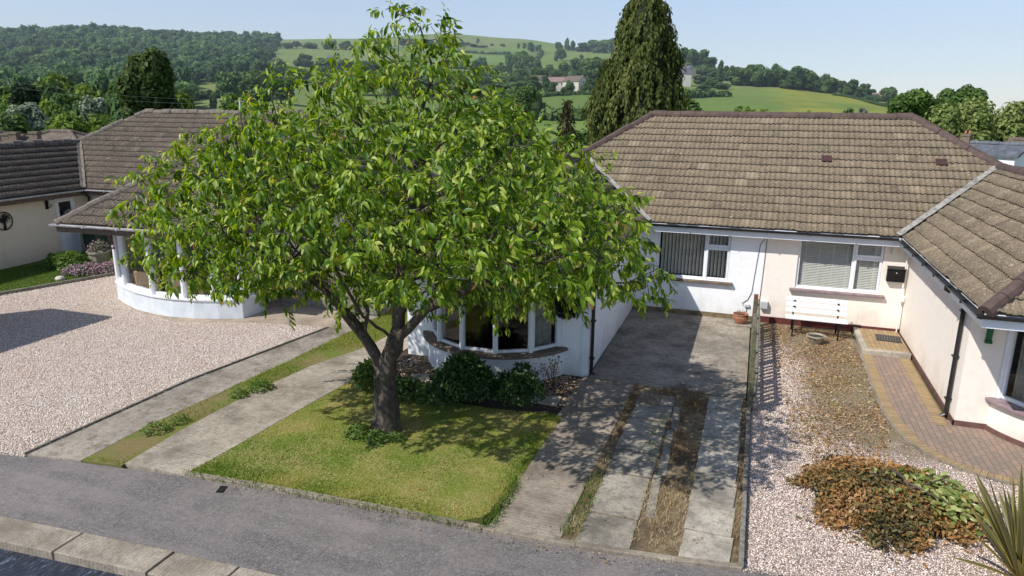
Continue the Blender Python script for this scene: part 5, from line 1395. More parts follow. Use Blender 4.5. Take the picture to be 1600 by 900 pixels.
def tree_disc():
    root = thing('wall_ornament', 'round dark metal ornament with a tree cut-out on the cream wall at the left edge', 'ornament', LW(-3.2, -3.25, 1.68), rz + R_(90))
    mb = MB(); n = 40; R0_, R1_ = .27, .3; vs = []
    for i in range(n):
        a = 2 * PI * i / n
        for r_, y in ((R0_, 0), (R1_, 0), (R1_, -.015), (R0_, -.015)): vs.append((r_ * math.cos(a), y - .01, r_ * math.sin(a)))
    mb.add(vs, [(i * 4 + k, i * 4 + (k + 1) % 4, ((i + 1) % n) * 4 + (k + 1) % 4, ((i + 1) % n) * 4 + k) for i in range(n) for k in range(4)]); mb.build('ring', MAT['black_metal'], root)
    mb = MB(); mb.tube([(0, -.015, -.28), (.01, -.015, -.1), (0, -.015, .0)], [.05, .03, .025], 6)
    q = np.random.default_rng(2)
    for i in range(16):
        a = q.uniform(.1, PI - .1); L = q.uniform(.15, .27); p = np.array([math.cos(a) * L, -.015, math.sin(a) * L]); mb.tube([(0, -.015, -.04), p * .5 + (0, 0, .02), p], [.016, .011, .005], 5)
    mb.build('tree_motif', MAT['black_metal'], root)
    m_ = 90; a = q.uniform(0, 2 * PI, m_); L = np.sqrt(q.uniform(.1, 1, m_)) * .2; P = np.stack([np.cos(a) * L, np.full(m_, -.018), .08 + np.sin(a) * L * .8], 1)
    V, F, ii = leaves(P, q.normal(size=(m_, 3)) * (1, .05, 1), np.tile([0, -1., 0], (m_, 1)), np.full(m_, .05), np.full(m_, .03), 0, 0)
    np_mesh('leaves', V, F, MAT['wreath_leaf'], root, attr=np.zeros(m_)[ii])
tree_disc()
root = thing('door_wreath', 'wreath of pale pink flowers on the glazed front door', 'wreath', LW(-3.22, -.86, 1.55), rz + R_(90))
n = 260; a = rng.uniform(0, 2 * PI, n); q = rng.uniform(.09, .19, n); P = np.stack([np.cos(a) * q, rng.uniform(-.1, -.05, n), np.sin(a) * q], 1)
V, F, ii = leaves(P, rng.normal(size=(n, 3)), rng.normal(size=(n, 3)) + (0, -1, 0), np.full(n, .06), np.full(n, .045)); np_mesh('flowers', V, F, MAT['wreath_bloom'], root, attr=rng.uniform(0, 1, n)[ii])
n = 200; a = rng.uniform(0, 2 * PI, n); q = rng.uniform(.07, .22, n); P = np.stack([np.cos(a) * q, rng.uniform(-.06, -.03, n), np.sin(a) * q], 1)
V, F, ii = leaves(P, rng.normal(size=(n, 3)), rng.normal(size=(n, 3)) + (0, -1, 0), np.full(n, .07), np.full(n, .03)); np_mesh('leaves', V, F, MAT['shrub_leaf'], root, attr=rng.uniform(0, 1, n)[ii])
root = thing('wheelie_bin', 'dark green bin standing between the front door and the small window', 'bin', LW(-2.45, -.55, .16), rz)
mb = MB(); mb.add([(-.24, -.24, 0), (.24, -.24, 0), (.24, .24, 0), (-.24, .24, 0), (-.29, -.3, .95), (.29, -.3, .95), (.29, .3, .95), (-.29, .3, .95)], [(3, 2, 1, 0), (4, 5, 6, 7), (0, 1, 5, 4), (1, 2, 6, 5), (2, 3, 7, 6), (3, 0, 4, 7)]); mb.build('body', MAT['green_bin'], root, bevel=.02)
mb = MB(); mb.obox((-.31, -.34, .955), (.62, 0, 0), (0, .66, .05), (0, 0, .05)); mb.build('lid', MAT['green_bin'], root, bevel=.015)
for s in (-1, 1):
    mb = MB(); mb.tube([(s * .24, .27, .1), (s * .3, .27, .1)], .1, 14); mb.build('wheel', MAT['black_plastic'], root)
# bed of flowers and stone tub by the sunroom
root = thing('stone_tub', 'pale stone tub full of pink flowers beside the green bin', 'planter', (-20.45, 17.35, 0))
mb = MB(); mb.lathe([(0, 0), (.23, 0), (.3, .1), (.33, .38), (.36, .4), (.36, .46), (.3, .46), (.28, .4), (0, .38)], n=12); mb.build('tub', MAT['old_stone'], root)
def puff(parent, n, c, r_, L, mat, name, tint=(.5, .25)):
    u = rng.normal(size=(n, 3)); u /= np.linalg.norm(u, axis=1, keepdims=True); u[:, 2] = np.abs(u[:, 2]); P = np.array(c) + u * rng.uniform(.4, 1, (n, 1)) * np.array(r_)
    V, F, ii = leaves(P, u + rng.normal(0, .6, (n, 3)), u + rng.normal(0, .5, (n, 3)) + (0, 0, .5), rng.uniform(.7, 1.3, n) * L, rng.uniform(.4, .6, n) * L)
    np_mesh(name, V, F, MAT[mat], parent, attr=np.clip(rng.normal(*tint, n), 0, 1)[ii])
puff(root, 420, (0, 0, .4), (.36, .36, .4), .07, 'shrub_leaf', 'foliage'); puff(root, 260, (0, 0, .46), (.36, .36, .4), .055, 'pink_petal', 'flowers')
shrub('flower_clump', 'green clump of daisies in the bed below the lantern', 'plant', (-21.1, 16.6, 0), [(0, 0, .2, .5, .35), (.5, -.1, .2, .45, .4), (-.5, .2, .15, .4, .28)], 1500, .12, 'weed_leaf', tint=(.5, .25), stems=0)
shrub('flower_clump', 'low mound of pink heather flowers beside the sunroom wall', 'plant', (-19.6, 16.2, 0), [(0, 0, .12, .55, .24), (.45, .35, .12, .45, .24), (-.4, -.2, .1, .35, .2)], 1300, .07, 'shrub_leaf', tint=(.4, .2), stems=0, flowers=(1500, 'pink_petal', .055))
shrub('shrub', 'dark green shrub behind the stone tub against the cream wall', 'shrub', (-19.7, 18.0, 0), [(0, 0, .4, .45, .5), (.3, .1, .3, .35, .35)], 900, .1, 'shrub_leaf', tint=(.35, .2))
mb = MB(); mb.add([(random.uniform(.8, 1.1) * .16 * math.cos(a) * k, random.uniform(.8, 1.1) * .12 * math.sin(a) * k, z) for k, z in ((1, 0), (1.1, .06), (.6, .12)) for a in np.linspace(0, 2 * PI, 9)[:-1]], [(i * 8 + j, i * 8 + (j + 1) % 8, (i + 1) * 8 + (j + 1) % 8, (i + 1) * 8 + j) for i in range(2) for j in range(8)] + [tuple(range(16, 24))])
o = mb.build('rock', MAT['pale_flint'], bevel=.02); o.location = (-19.75, 15.3, 0); tag(o, 'pale rock on the lawn edge by the pink heather', 'rock')
# wicker chairs inside the sunroom
def wicker(label, u, v, rot):
    root = thing('wicker_chair', label, 'chair', LW(u, v, .2), rz + rot, 'wicker chairs in the sunroom')
    mb = MB(); mb.box(-.32, .32, -.3, .3, .12, .42); mb.build('seat', MAT['wicker'], root, bevel=.03)
    mb = MB(); mb.obox((-.34, -.33, .12), (.68, 0, 0), (0, .09, 0), (0, -.1, .82)); mb.build('backrest', MAT['wicker'], root, bevel=.03)
    for s in (-1, 1):
        mb = MB(); mb.box(s * .34 - .05, s * .34 + .05, -.24, .3, .12, .62); mb.build('armrest', MAT['wicker'], root, bevel=.03)
    mb = MB()
    for sx in (-1, 1):
        for sy in (-1, 1): mb.box(sx * .28 - .03, sx * .28 + .03, sy * .25 - .03, sy * .25 + .03, 0, .12)
    mb.build('foot', MAT['wicker'], root)
wicker('wicker chair seen from behind in the second sunroom window from the left', 4.4, -5.45, .25)
wicker('wicker chair seen from behind in the middle sunroom window', 5.55, -5.65, 0)
wicker('wicker chair seen from behind in the sunroom window furthest right, nearest the tree', 6.45, -5.55, -.15)
root = thing('patio_table', 'dark round table standing between the wicker chairs in the sunroom', 'table', LW(5.4, -4.3, .2), rz)
mb = MB(); mb.lathe([(0, .7), (.5, .7), (.5, .73), (0, .73)], n=28); mb.build('tabletop', MAT['brown_fascia'], root)
mb = MB(); mb.lathe([(.25, 0), (.25, .03), (.05, .06), (.04, .7)], n=16); mb.build('pedestal', MAT['brown_fascia'], root)
# side fence between the two pairs
root = thing('side_fence', 'grey board fence closing the gap behind the cherry tree between the two buildings', 'fence', (-10.6, 15.4, 0), -.05)
mb = MB(); x = -1.6
while x < 1.7: mb.box(x, x + .14, -.012, .012, .04, 1.55 + random.uniform(-.01, .01)); x += .148
mb.build('boards', MAT['weathered_timber'], root)
for xx in (-1.6, .0, 1.7):
    mb = MB(); mb.box(xx - .05, xx + .05, .02, .12, 0, 1.65); mb.build('post', MAT['weathered_timber'], root)
mb = MB()
for z in (.3, 1.3): mb.box(-1.6, 1.7, .014, .05, z, z + .08)
mb.build('rail', MAT['weathered_timber'], root)

# ------------------------------------------------------------------ background trees
def lobes_round(r, h, w, n, low=.25):
    L = [(0, 0, h * .6, w * .32, h * .3)]
    for i in range(n):
        a = r.uniform(0, 2 * PI); t = r.uniform(.3, .8); z = r.uniform(low, .86)
        k = math.sqrt(max(.05, 1 - ((z - .5) / .55) ** 2)); s = r.uniform(.16, .26)
        L.append((math.cos(a) * t * w * .5 * k, math.sin(a) * t * w * .5 * k, h * z, w * s, h * s * r.uniform(.7, .95)))
    return L
def crown_arrays(r, lobes, n, size, droop=0):
    vol = np.array([l[3] * l[3] + l[3] * l[4] for l in lobes]); cnt = np.maximum(4, (n * vol / vol.sum()).astype(int))
    P, N, T = [], [], []
    for l, c in zip(lobes, cnt):
        u = r.normal(size=(c, 3)); u /= np.linalg.norm(u, axis=1, keepdims=True)
        q = r.uniform(.72, 1.1, (c, 1)); p = np.array(l[:3]) + u * q * np.array([l[3], l[3], l[4]])
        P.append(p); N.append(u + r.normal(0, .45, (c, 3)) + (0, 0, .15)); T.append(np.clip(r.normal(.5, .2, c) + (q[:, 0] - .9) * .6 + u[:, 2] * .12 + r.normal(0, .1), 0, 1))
    P, N, T = np.concatenate(P), np.concatenate(N), np.concatenate(T)
    k = P[:, 2] > .05; return P[k], N[k], T[k], r.uniform(.65, 1.3, k.sum()) * size
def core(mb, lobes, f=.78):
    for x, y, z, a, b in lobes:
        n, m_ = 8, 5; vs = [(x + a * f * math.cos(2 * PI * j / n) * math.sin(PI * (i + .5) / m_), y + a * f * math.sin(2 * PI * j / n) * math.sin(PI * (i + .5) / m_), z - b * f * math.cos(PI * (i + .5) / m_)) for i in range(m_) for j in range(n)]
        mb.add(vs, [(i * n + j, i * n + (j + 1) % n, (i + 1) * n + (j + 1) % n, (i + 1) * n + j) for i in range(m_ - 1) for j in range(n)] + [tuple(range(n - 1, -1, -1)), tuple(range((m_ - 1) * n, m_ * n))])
def trunk_mesh(h, w, r):
    mb = MB(); mb.tube([(0, 0, -.6), (0, 0, h * .1), (.02 * w, 0, h * .35), (0, .02 * w, h * .62)], [.045 * w, .034 * w, .026 * w, .012 * w], 8)
    for i in range(6):
        a = i * 1.1 + r.uniform(-.3, .3); z = h * r.uniform(.22, .5); mb.tube([(0, 0, z), (math.cos(a) * w * .15, math.sin(a) * w * .15, z + h * .1), (math.cos(a) * w * .32, math.sin(a) * w * .32, z + h * .22)], [.016 * w, .012 * w, .005 * w], 5)
    return mb
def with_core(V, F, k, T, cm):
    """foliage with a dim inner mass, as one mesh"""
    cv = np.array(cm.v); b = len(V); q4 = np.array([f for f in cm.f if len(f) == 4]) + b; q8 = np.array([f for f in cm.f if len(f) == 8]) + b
    return np.concatenate([V, cv]), F + [q4, q8], np.concatenate([T[k], np.full(len(cv), .02)])  # inner mass gets the darkest tint, painted to read as shadow inside the crown
PROTO = {}
def tree(name, label, cat, loc, h, w, mat, n=900, size=.5, nl=11, seed=0, group=None, low=.25, lobes=None, cr=True, fine=False, rz=0):
    r = np.random.default_rng(seed); lo = lobes or lobes_round(r, h, w, nl, low)
    root = thing(name, label, cat, loc, rz, group)
    trunk_mesh(h, w, r).build('trunk', MAT['tree_bark'], root, smooth=True, recalc=False)
    P, N, T, S = crown_arrays(r, lo, n, size)
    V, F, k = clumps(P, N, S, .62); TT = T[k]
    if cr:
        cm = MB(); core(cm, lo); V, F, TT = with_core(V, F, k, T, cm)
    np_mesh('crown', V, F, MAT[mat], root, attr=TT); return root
def copy_tree(src, loc, rz, sc, label, group, cat=None):
    c = src.copy(); col.objects.link(c); c.location = loc; c.rotation_euler = (0, 0, rz); c.scale = sc
    c['label'] = label; c['group'] = group
    for ch in src.children:
        d = ch.copy(); col.objects.link(d); d.parent = c
    return c
def base_of(px, d, py=None):
    p = at(px, 171, d); return (p[0], p[1], ground_z(p[0], p[1]))
def tall(px, d, ytop):
    """height a tree needs at distance d for its top to reach row ytop"""
    b = base_of(px, d); return at(px, ytop, d)[2] - b[2]

# the big weeping cypress behind the middle pair
def cypress():
    d = 39.0; b = base_of(1001, d); H_ = at(1016, -34, d)[2] - b[2]
    root = thing('cypress_tree', 'tall dark weeping cypress rising above the ridge of the white and cream pair', 'tree', b)
    r = np.random.default_rng(5); P, D, N, L, W, T = [], [], [], [], [], []
    prof = lambda t: np.interp(t, [0, .12, .3, .55, .75, .9, 1], [2.9, 3.1, 2.85, 2.3, 1.6, 1.0, .2])
    ns = 3600
    for i in range(ns):
        t = 1 - r.uniform(0, 1) ** .75 if i > 60 else r.uniform(.85, 1); a = r.uniform(0, 2 * PI); z = t * H_
        lump = 1 + .13 * math.sin(a * 3 + z * 1.3) + .1 * math.sin(a * 7 - z * 2.1) + .08 * math.sin(z * 3.3 + a)
        rr = prof(t) * lump * r.uniform(.72, 1.04); p0 = np.array([math.cos(a) * rr, math.sin(a) * rr, z]); out = np.array([math.cos(a), math.sin(a), 0])
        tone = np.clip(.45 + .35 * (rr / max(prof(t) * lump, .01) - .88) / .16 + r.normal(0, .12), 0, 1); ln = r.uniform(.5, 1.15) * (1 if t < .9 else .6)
        for k in range(13):
            q = k / 12; p = p0 + out * (.12 * math.sin(q * 2)) + np.array([0, 0, -ln * q]) + r.normal(0, .05, 3)
            P.append(p); D.append(np.array([0, 0, -1]) + out * r.uniform(-.1, .5) + r.normal(0, .25, 3)); N.append(out + r.normal(0, .35, 3) + (0, 0, .2)); L.append(r.uniform(.16, .32)); W.append(r.uniform(.08, .14)); T.append(np.clip(tone + r.normal(0, .1), 0, 1))
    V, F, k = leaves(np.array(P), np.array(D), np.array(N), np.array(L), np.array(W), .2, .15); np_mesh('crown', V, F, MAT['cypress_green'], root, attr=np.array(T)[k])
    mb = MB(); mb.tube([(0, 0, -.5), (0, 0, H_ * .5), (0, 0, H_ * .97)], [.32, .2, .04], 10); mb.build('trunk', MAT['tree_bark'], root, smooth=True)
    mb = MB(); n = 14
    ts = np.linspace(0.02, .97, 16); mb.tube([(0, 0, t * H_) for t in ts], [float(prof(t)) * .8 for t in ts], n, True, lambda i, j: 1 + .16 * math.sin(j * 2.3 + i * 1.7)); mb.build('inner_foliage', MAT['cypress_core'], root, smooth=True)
cypress()
def spruce():
    d = 36.0; b = base_of(886, d); H_ = at(886, 150, d)[2] - b[2]
    root = thing('spruce_tree', 'thin brownish spruce with sparse drooping boughs left of the weeping cypress', 'tree', b); r = np.random.default_rng(9)
    mb = MB(); mb.tube([(0, 0, -.3), (0, 0, H_ * .98)], [.13, .015], 8); P, D, N = [], [], []
    for i in range(90):
        z = H_ * (.08 + .9 * i / 90); a = i * 2.4; L = (1 - z / H_) * 1.6 + .12; e = np.array([math.cos(a) * L, math.sin(a) * L, -.25 * L])
        mb.tube([(0, 0, z), (e[0] * .5, e[1] * .5, z + .03), (e[0], e[1], z + e[2])], [.02, .014, .006], 4)
        for k in range(int(12 + 16 * L)):
            t = r.uniform(.2, 1); P.append(np.array([e[0] * t, e[1] * t, z + e[2] * t]) + r.normal(0, .05, 3)); D.append(e + np.array([0, 0, -.5]) + r.normal(0, .5, 3)); N.append(r.normal(size=3) + (0, 0, 1))
    mb.build('trunk', MAT['tree_bark'], root); n = len(P)
    V, F, k = leaves(np.array(P), np.array(D), np.array(N), np.full(n, .24), np.full(n, .07)); np_mesh('crown', V, F, MAT['spruce_brown'], root, attr=np.clip(r.normal(.5, .25, n), 0, 1)[k])
spruce()
# broad trees of the middle distance, each one built for its place: (name, label, px, distance, ytop, width m, material, n, clump size)
def spot(name, label, px, d, ytop, wpx, mat, n, size, seed, nl=13, low=.2, group=None, cat='tree'):
    n = int(n * 1.9); size *= .68; h = tall(px, d, ytop); return tree(name, label, cat, base_of(px, d), h, wpx / FPX * d, mat, n, size, nl, seed, group, low)
def poplar():
    d = 78.0; h = tall(238, d, 88); w_ = 118 / FPX * d; r = np.random.default_rng(14); lo = []
    for i in range(26):
        a = r.uniform(0, 2 * PI); t = r.uniform(0, .36); z = r.uniform(.22, .9); k = math.sqrt(max(.06, 1 - max(0, (z - .45) / .58) ** 2)); lo.append((math.cos(a) * t * w_ * k, math.sin(a) * t * w_ * k, h * z, w_ * r.uniform(.09, .15), h * r.uniform(.1, .17)))
    tree('poplar_tree', 'broad dark poplar standing tall behind the left-hand roof', 'tree', base_of(238, d), h, w_, 'poplar_green', 15000, .26, lobes=lo, seed=15)
poplar()
spot('broadleaf_tree', 'bright yellow-green bushy tree directly behind the hip of the left-hand roof', 152, 56, 163, 100, 'bright_green', 5200, .26, 31, 15)
spot('broadleaf_tree', 'bright green rounded tree between the chimneyed roof and the bushy tree', 108, 60, 172, 80, 'bright_green', 3200, .28, 32, 12)
spot('broadleaf_tree', 'pale silvery willow above the village roofs at the far left', 48, 95, 160, 55, 'silver_green', 2400, .36, 33)
spot('broadleaf_tree', 'silvery green tree just left of the dark poplar', 147, 105, 150, 40, 'silver_green', 1800, .36, 34)
spot('broadleaf_tree', 'very dark round tree over the village at the far left', 38, 135, 132, 46, 'dark_green', 2200, .5, 35)
spot('broadleaf_tree', 'mid-green tree at the left edge in front of the village', 6, 62, 172, 60, 'hedge_green', 2200, .3, 36)
spot('broadleaf_tree', 'soft green tree beside the village roof with the pale gable', 80, 72, 186, 60, 'hedge_green', 2200, .3, 37)
spot('broadleaf_tree', 'green tree showing between poplar and cherry at the roof ridge', 318, 95, 168, 60, 'hedge_green', 2200, .4, 38)
spot('broadleaf_tree', 'dark green tree behind the ridge left of the cherry crown', 378, 110, 150, 70, 'oak_green', 2400, .45, 39)
spot('broadleaf_tree', 'large dark oak beside the buttercup field above the right end of the roof', 1428, 118, 137, 90, 'oak_green', 5200, .42, 40, 15)
spot('broadleaf_tree', 'dark domed tree standing highest among the trees at the far right', 1514, 135, 131, 46, 'oak_green', 3000, .45, 41)
spot('broadleaf_tree', 'mid-green tree between the large oak and the dark domed tree', 1474, 150, 144, 44, 'hedge_green', 2400, .5, 42)
spot('willow_tree', 'light green feathery willow above the hip of the cream half', 1500, 62, 160, 100, 'willow_green', 6000, .24, 43, 15)
spot('willow_tree', 'light green bushy tree behind the white cottage chimney', 1560, 66, 165, 84, 'willow_green', 5200, .24, 44, 14)
spot('broadleaf_tree', 'small light green tree left of the feathery willow at the hip', 1462, 66, 178, 50, 'willow_green', 2400, .24, 45)
spot('broadleaf_tree', 'dark pointed tree at the far right edge of the skyline', 1586, 120, 153, 22, 'dark_green', 1400, .4, 46)
spot('broadleaf_tree', 'green leafy bush at the right edge beside the white cottage', 1596, 40, 252, 34, 'bright_green', 1400, .16, 47)
spot('broadleaf_tree', 'leafy treetop peeping over the roof ridge right of the cypress', 1190, 31, 151, 96, 'bright_green', 3400, .2, 48, 11, .4)
spot('broadleaf_tree', 'grey-green rounded tree in the hollow left of the cypress', 800, 170, 135, 90, 'hedge_green', 3600, .6, 49, 14)
spot('broadleaf_tree', 'grey-green bush in the hollow beside the brown spruce', 905, 60, 190, 70, 'hedge_green', 2600, .3, 50, 12)
spot('broadleaf_tree', 'green bush behind the top of the hip left of the cypress', 940, 44, 200, 50, 'hedge_green', 1800, .22, 51)
spot('broadleaf_tree', 'pale green bush over the ridge right of the cypress foot', 1090, 75, 158, 60, 'hedge_green', 2200, .35, 52)
spot('broadleaf_tree', 'small green bush on the ridge line left of the oak', 1262, 95, 172, 24, 'hedge_green', 900, .35, 53)
spot('broadleaf_tree', 'thin bare-looking young tree standing alone in the buttercup field', 1349, 240, 168, 14, 'silver_green', 260, .5, 54)

# hillside trees: four prototypes with trunk and crown, copied one by one
protos = []
def hill_trees(lst, group, label, mats=('wood_green', 'hedge_green', 'oak_green')):
    for i, (px, d, ytop, wpx) in enumerate(lst):
        h = max(3.0, tall(px, d, ytop)); w_ = wpx / FPX * d; b = base_of(px, d); mt = mats[i % len(mats)]
        key = (mt, i % 2)
        rz_ = random.uniform(0, 6.28)
        if key not in PROTO:
            t = tree('hillside_tree', label, 'tree', b, 10, 10, mt, 1500, .75, 13, len(PROTO) + 60, group, .18); t.rotation_euler.z = rz_; t.scale = (w_ / 10, w_ / 10, h / 10); PROTO[key] = t
        else: copy_tree(PROTO[key], b, rz_, (w_ / 10, w_ / 10, h / 10), label, group)
hill_trees([(1143, 430, 112, 30), (1157, 425, 104, 28), (1172, 428, 99, 26), (1187, 420, 101, 30), (1203, 424, 106, 28), (1219, 430, 109, 26), (1236, 425, 104, 30), (1250, 430, 107, 26), (1264, 428, 112, 26), (1280, 430, 116, 28), (1294, 428, 119, 24), (1327, 430, 124, 26), (1346, 440, 131, 16), (1384, 420, 135, 18), (1357, 445, 138, 14), (1210, 440, 100, 24), (1305, 440, 124, 20), (1230, 415, 118, 26)],
           'trees in a row above the buttercup field', 'dark green tree in the row along the top of the buttercup field')
hill_trees([(1085, 560, 78, 30), (1071, 540, 74, 26), (1100, 560, 88, 26), (1092, 520, 100, 30), (1108, 500, 104, 28), (1121, 470, 94, 12), (1134, 470, 103, 16), (1095, 430, 118, 26), (1110, 400, 120, 30), (1125, 390, 128, 22), (1098, 380, 132, 24)],
           'trees round the stone houses on the hill', 'tree near the stone houses on the hill right of the cypress')
hill_trees([(828, 840, 66, 13), (839, 850, 69, 10), (871, 860, 65, 12), (883, 860, 59, 9), (892, 860, 62, 8), (909, 850, 66, 26), (930, 830, 62, 34), (945, 820, 60, 26), (918, 850, 70, 26), (747, 950, 59, 5), (785, 930, 68, 8), (768, 930, 69, 5), (809, 900, 68, 5), (818, 900, 66, 6), (876, 700, 75, 16), (868, 700, 80, 8), (906, 700, 84, 6), (726, 900, 66, 20), (741, 880, 69, 18), (716, 870, 70, 18), (755, 880, 72, 14)],
           'trees along the skyline of the pasture hill', 'small dark tree on the open pasture hill near the skyline')
hill_trees([(795, 560, 84, 14), (812, 540, 78, 24), (822, 530, 85, 26), (835, 520, 92, 24), (856, 500, 99, 18), (880, 480, 97, 30), (900, 470, 92, 34), (920, 460, 88, 36), (938, 450, 92, 36), (955, 450, 96, 30), (870, 440, 106, 26), (840, 430, 104, 34), (815, 420, 108, 34), (795, 410, 112, 30), (782, 560, 101, 16), (748, 540, 89, 14), (755, 540, 87, 12), (742, 530, 93, 14), (770, 450, 112, 30), (755, 420, 118, 30), (925, 400, 108, 30), (950, 390, 112, 36), (860, 380, 122, 20), (828, 360, 118, 36), (800, 330, 128, 40), (775, 330, 130, 40), (862, 318, 127, 12), (889, 312, 125, 14), (880, 300, 134, 10), (920, 315, 122, 22), (852, 325, 118, 16), (745, 330, 132, 36), (858, 310, 140, 14), (720, 360, 120, 40), (940, 330, 128, 26)],
           'trees in the belt across the pasture hill', 'tree in the dark belt below the pasture left of the cypress')
hill_trees([(440, 840, 62, 14), (455, 820, 66, 14), (470, 830, 64, 12), (490, 830, 66, 20), (520, 820, 62, 20), (545, 820, 64, 20), (575, 830, 62, 24), (600, 840, 60, 24), (640, 850, 60, 26), (670, 850, 60, 22), (695, 860, 58, 20), (480, 600, 84, 26), (510, 560, 90, 30), (540, 540, 92, 30), (575, 520, 94, 34), (610, 500, 96, 34), (650, 480, 98, 36), (690, 460, 100, 34), (440, 520, 96, 30), (470, 470, 104, 34), (520, 430, 112, 36), (570, 400, 116, 40), (620, 380, 118, 40), (670, 370, 118, 40)],
           'trees on the hill behind the cherry crown', 'distant tree glimpsed round the crown of the cherry')
hill_trees([(360, 300, 112, 34), (392, 320, 108, 40), (376, 340, 112, 40), (412, 330, 112, 40), (334, 285, 146, 10), (296, 330, 138, 10), (405, 230, 140, 40), (372, 220, 146, 36), (440, 300, 120, 40), (285, 310, 126, 24), (272, 300, 122, 26)],
           'trees round the two small green fields', 'tree bordering the small green fields right of the poplar')
hill_trees([(8, 210, 126, 44), (40, 260, 118, 40), (70, 230, 124, 46), (100, 240, 118, 44), (128, 220, 124, 44), (158, 240, 116, 44), (185, 220, 124, 40), (20, 150, 146, 40), (66, 160, 140, 44), (90, 140, 148, 40), (118, 150, 142, 46), (142, 170, 138, 40), (172, 150, 146, 40), (188, 130, 150, 36), (10, 120, 158, 30), (70, 115, 160, 36), (96, 105, 164, 34), (126, 112, 160, 32), (-14, 180, 134, 40), (290, 180, 146, 30)],
           'trees on the valley floor at the left', 'mixed green tree on the valley floor left of the poplar', ('hedge_green', 'wood_green', 'oak_green', 'bright_green'))
def hedge(label, pts, hgt, wid, mat='hedge_green', seed=0):
    r = np.random.default_rng(seed); b0 = base_of(*pts[0]); root = thing('field_hedge', label, 'hedge', b0); lo = []
    for (p0, d0), (p1, d1) in zip(pts[:-1], pts[1:]):
        a, c = np.array(base_of(p0, d0)), np.array(base_of(p1, d1)); n = max(2, int(np.linalg.norm((c - a)[:2]) / (wid * .55)))
        for i in range(n):
            t = (i + r.uniform(-.3, .3)) / n; x, y = (a + (c - a) * t)[:2]; k = r.uniform(.6, 1.35) * (1.8 if r.uniform() < .12 else 1)
            lo.append((x - b0[0], y - b0[1], ground_z(x, y) - b0[2] + hgt * .4 * k, wid * .5 * r.uniform(.8, 1.3), hgt * .55 * k))
    P, N, T, S = crown_arrays(r, lo, 34 * len(lo), wid * .24); P0 = np.array([l[:3] for l in lo])
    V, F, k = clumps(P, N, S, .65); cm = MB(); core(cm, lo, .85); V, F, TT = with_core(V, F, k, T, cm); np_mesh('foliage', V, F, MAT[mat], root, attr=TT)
hedge('hedge along the top of the buttercup field under the row of trees', [(1146, 432), (1200, 436), (1260, 440), (1320, 446), (1392, 430)], 3.2, 4, seed=1)
hedge('thin hedge dividing the buttercup field from its far strip', [(1300, 400), (1345, 380), (1388, 330)], 1.3, 2, seed=2)
hedge('hedge at the near edge of the buttercup field along the roof ridge', [(1130, 205), (1200, 200), (1290, 200), (1400, 195)], 2.2, 3, seed=3)
hedge('hedge below the stone houses right of the cypress', [(1070, 330), (1105, 340), (1140, 345)], 3, 4, seed=5)
hedge('long hedge across the middle of the pasture hill', [(690, 640), (735, 620), (790, 600)], 3, 4, seed=6)
hedge('hedge climbing the pasture hill towards the skyline', [(815, 560), (832, 660), (845, 820)], 3, 4, seed=7)
hedge('hedge below the skyline of the pasture hill', [(700, 800), (760, 790), (800, 800)], 2.6, 4, 'wood_green', seed=8)
hedge('hedge in front of the pink roofed farmhouse', [(845, 300), (880, 305), (935, 300)], 1.5, 2.6, seed=9)
hedge('hedge between the two small green fields left of the cherry', [(286, 330), (320, 335), (352, 330)], 3.2, 4, seed=10)
hedge('thick hedge in the hollow left of the cypress', [(830, 230), (880, 225), (940, 220)], 4, 5, seed=11)
# the wood on the left-hand hill: one mass
def wood():
    r = np.random.default_rng(77); Vs, Fs, Ts = [], [], []; off = 0
    pro = []
    for i in range(5):
        lo = lobes_round(r, 1, 1, 9, .3); P, N, T, S = crown_arrays(r, lo, 330, .085); V, F, k = clumps(P, N, S, .7); cm = MB(); core(cm, lo, .85); pro.append(with_core(V, F, k, T, cm))
    a0, a1 = (math.atan2(*ray(p, 171)[:2]) for p in (-120, 436))
    n = 0; pts = []
    for d in np.concatenate([np.arange(285, 560, 10.5), np.arange(560, 960, 13.)]):
        st = (10.5 if d < 560 else 12.5) / d
        for a in np.arange(a0, a1, st):
            aa = a + r.uniform(-.4, .4) * st; dd = d + r.uniform(-4, 4); x, y = math.sin(aa) * dd, math.cos(aa) * dd
            px = 0
            t = (aa - a0) / (a1 - a0)
            if t > .70 and 285 < dd < 420 : continue                # leave the little fields open
            if t > .93 and r.uniform() < .6 and dd < 800: continue
            pts.append((x, y))
    pts = np.array(pts); Z = terrain(pts[:, 0], pts[:, 1]) - .4
    grp = vnoise(pts[:, 0], pts[:, 1], .02, 55); grp2 = vnoise(pts[:, 0], pts[:, 1], .09, 56)
    for (x, y), z, g, g2 in zip(pts, Z, grp, grp2):
        V, F, T = pro[r.integers(len(pro))]; w_ = r.uniform(8, 15); h = r.uniform(8, 13) * (.85 + .4 * g); a = r.uniform(0, 2 * PI); c, s = math.cos(a), math.sin(a)
        q = np.stack([(V[:, 0] * c - V[:, 1] * s) * w_ + x, (V[:, 0] * s + V[:, 1] * c) * w_ + y, V[:, 2] * h + z], 1)
        Vs.append(q); Fs.append([f + off for f in F]); Ts.append(np.clip(T * .8 + (g2 - .5) * .9 + (g - .5) * .5 + r.normal(0, .17), 0, 1)); off += len(V)
    F = [np.concatenate([f[i] for f in Fs]) for i in range(len(Fs[0]))]
    o = np_mesh('wood', np.concatenate(Vs), F, MAT['wood_green'], attr=np.concatenate(Ts)); tag(o, 'dense mixed wood covering the whole left-hand hill', kind='stuff')
    print('wood', len(pts), len(F[0]))
wood()

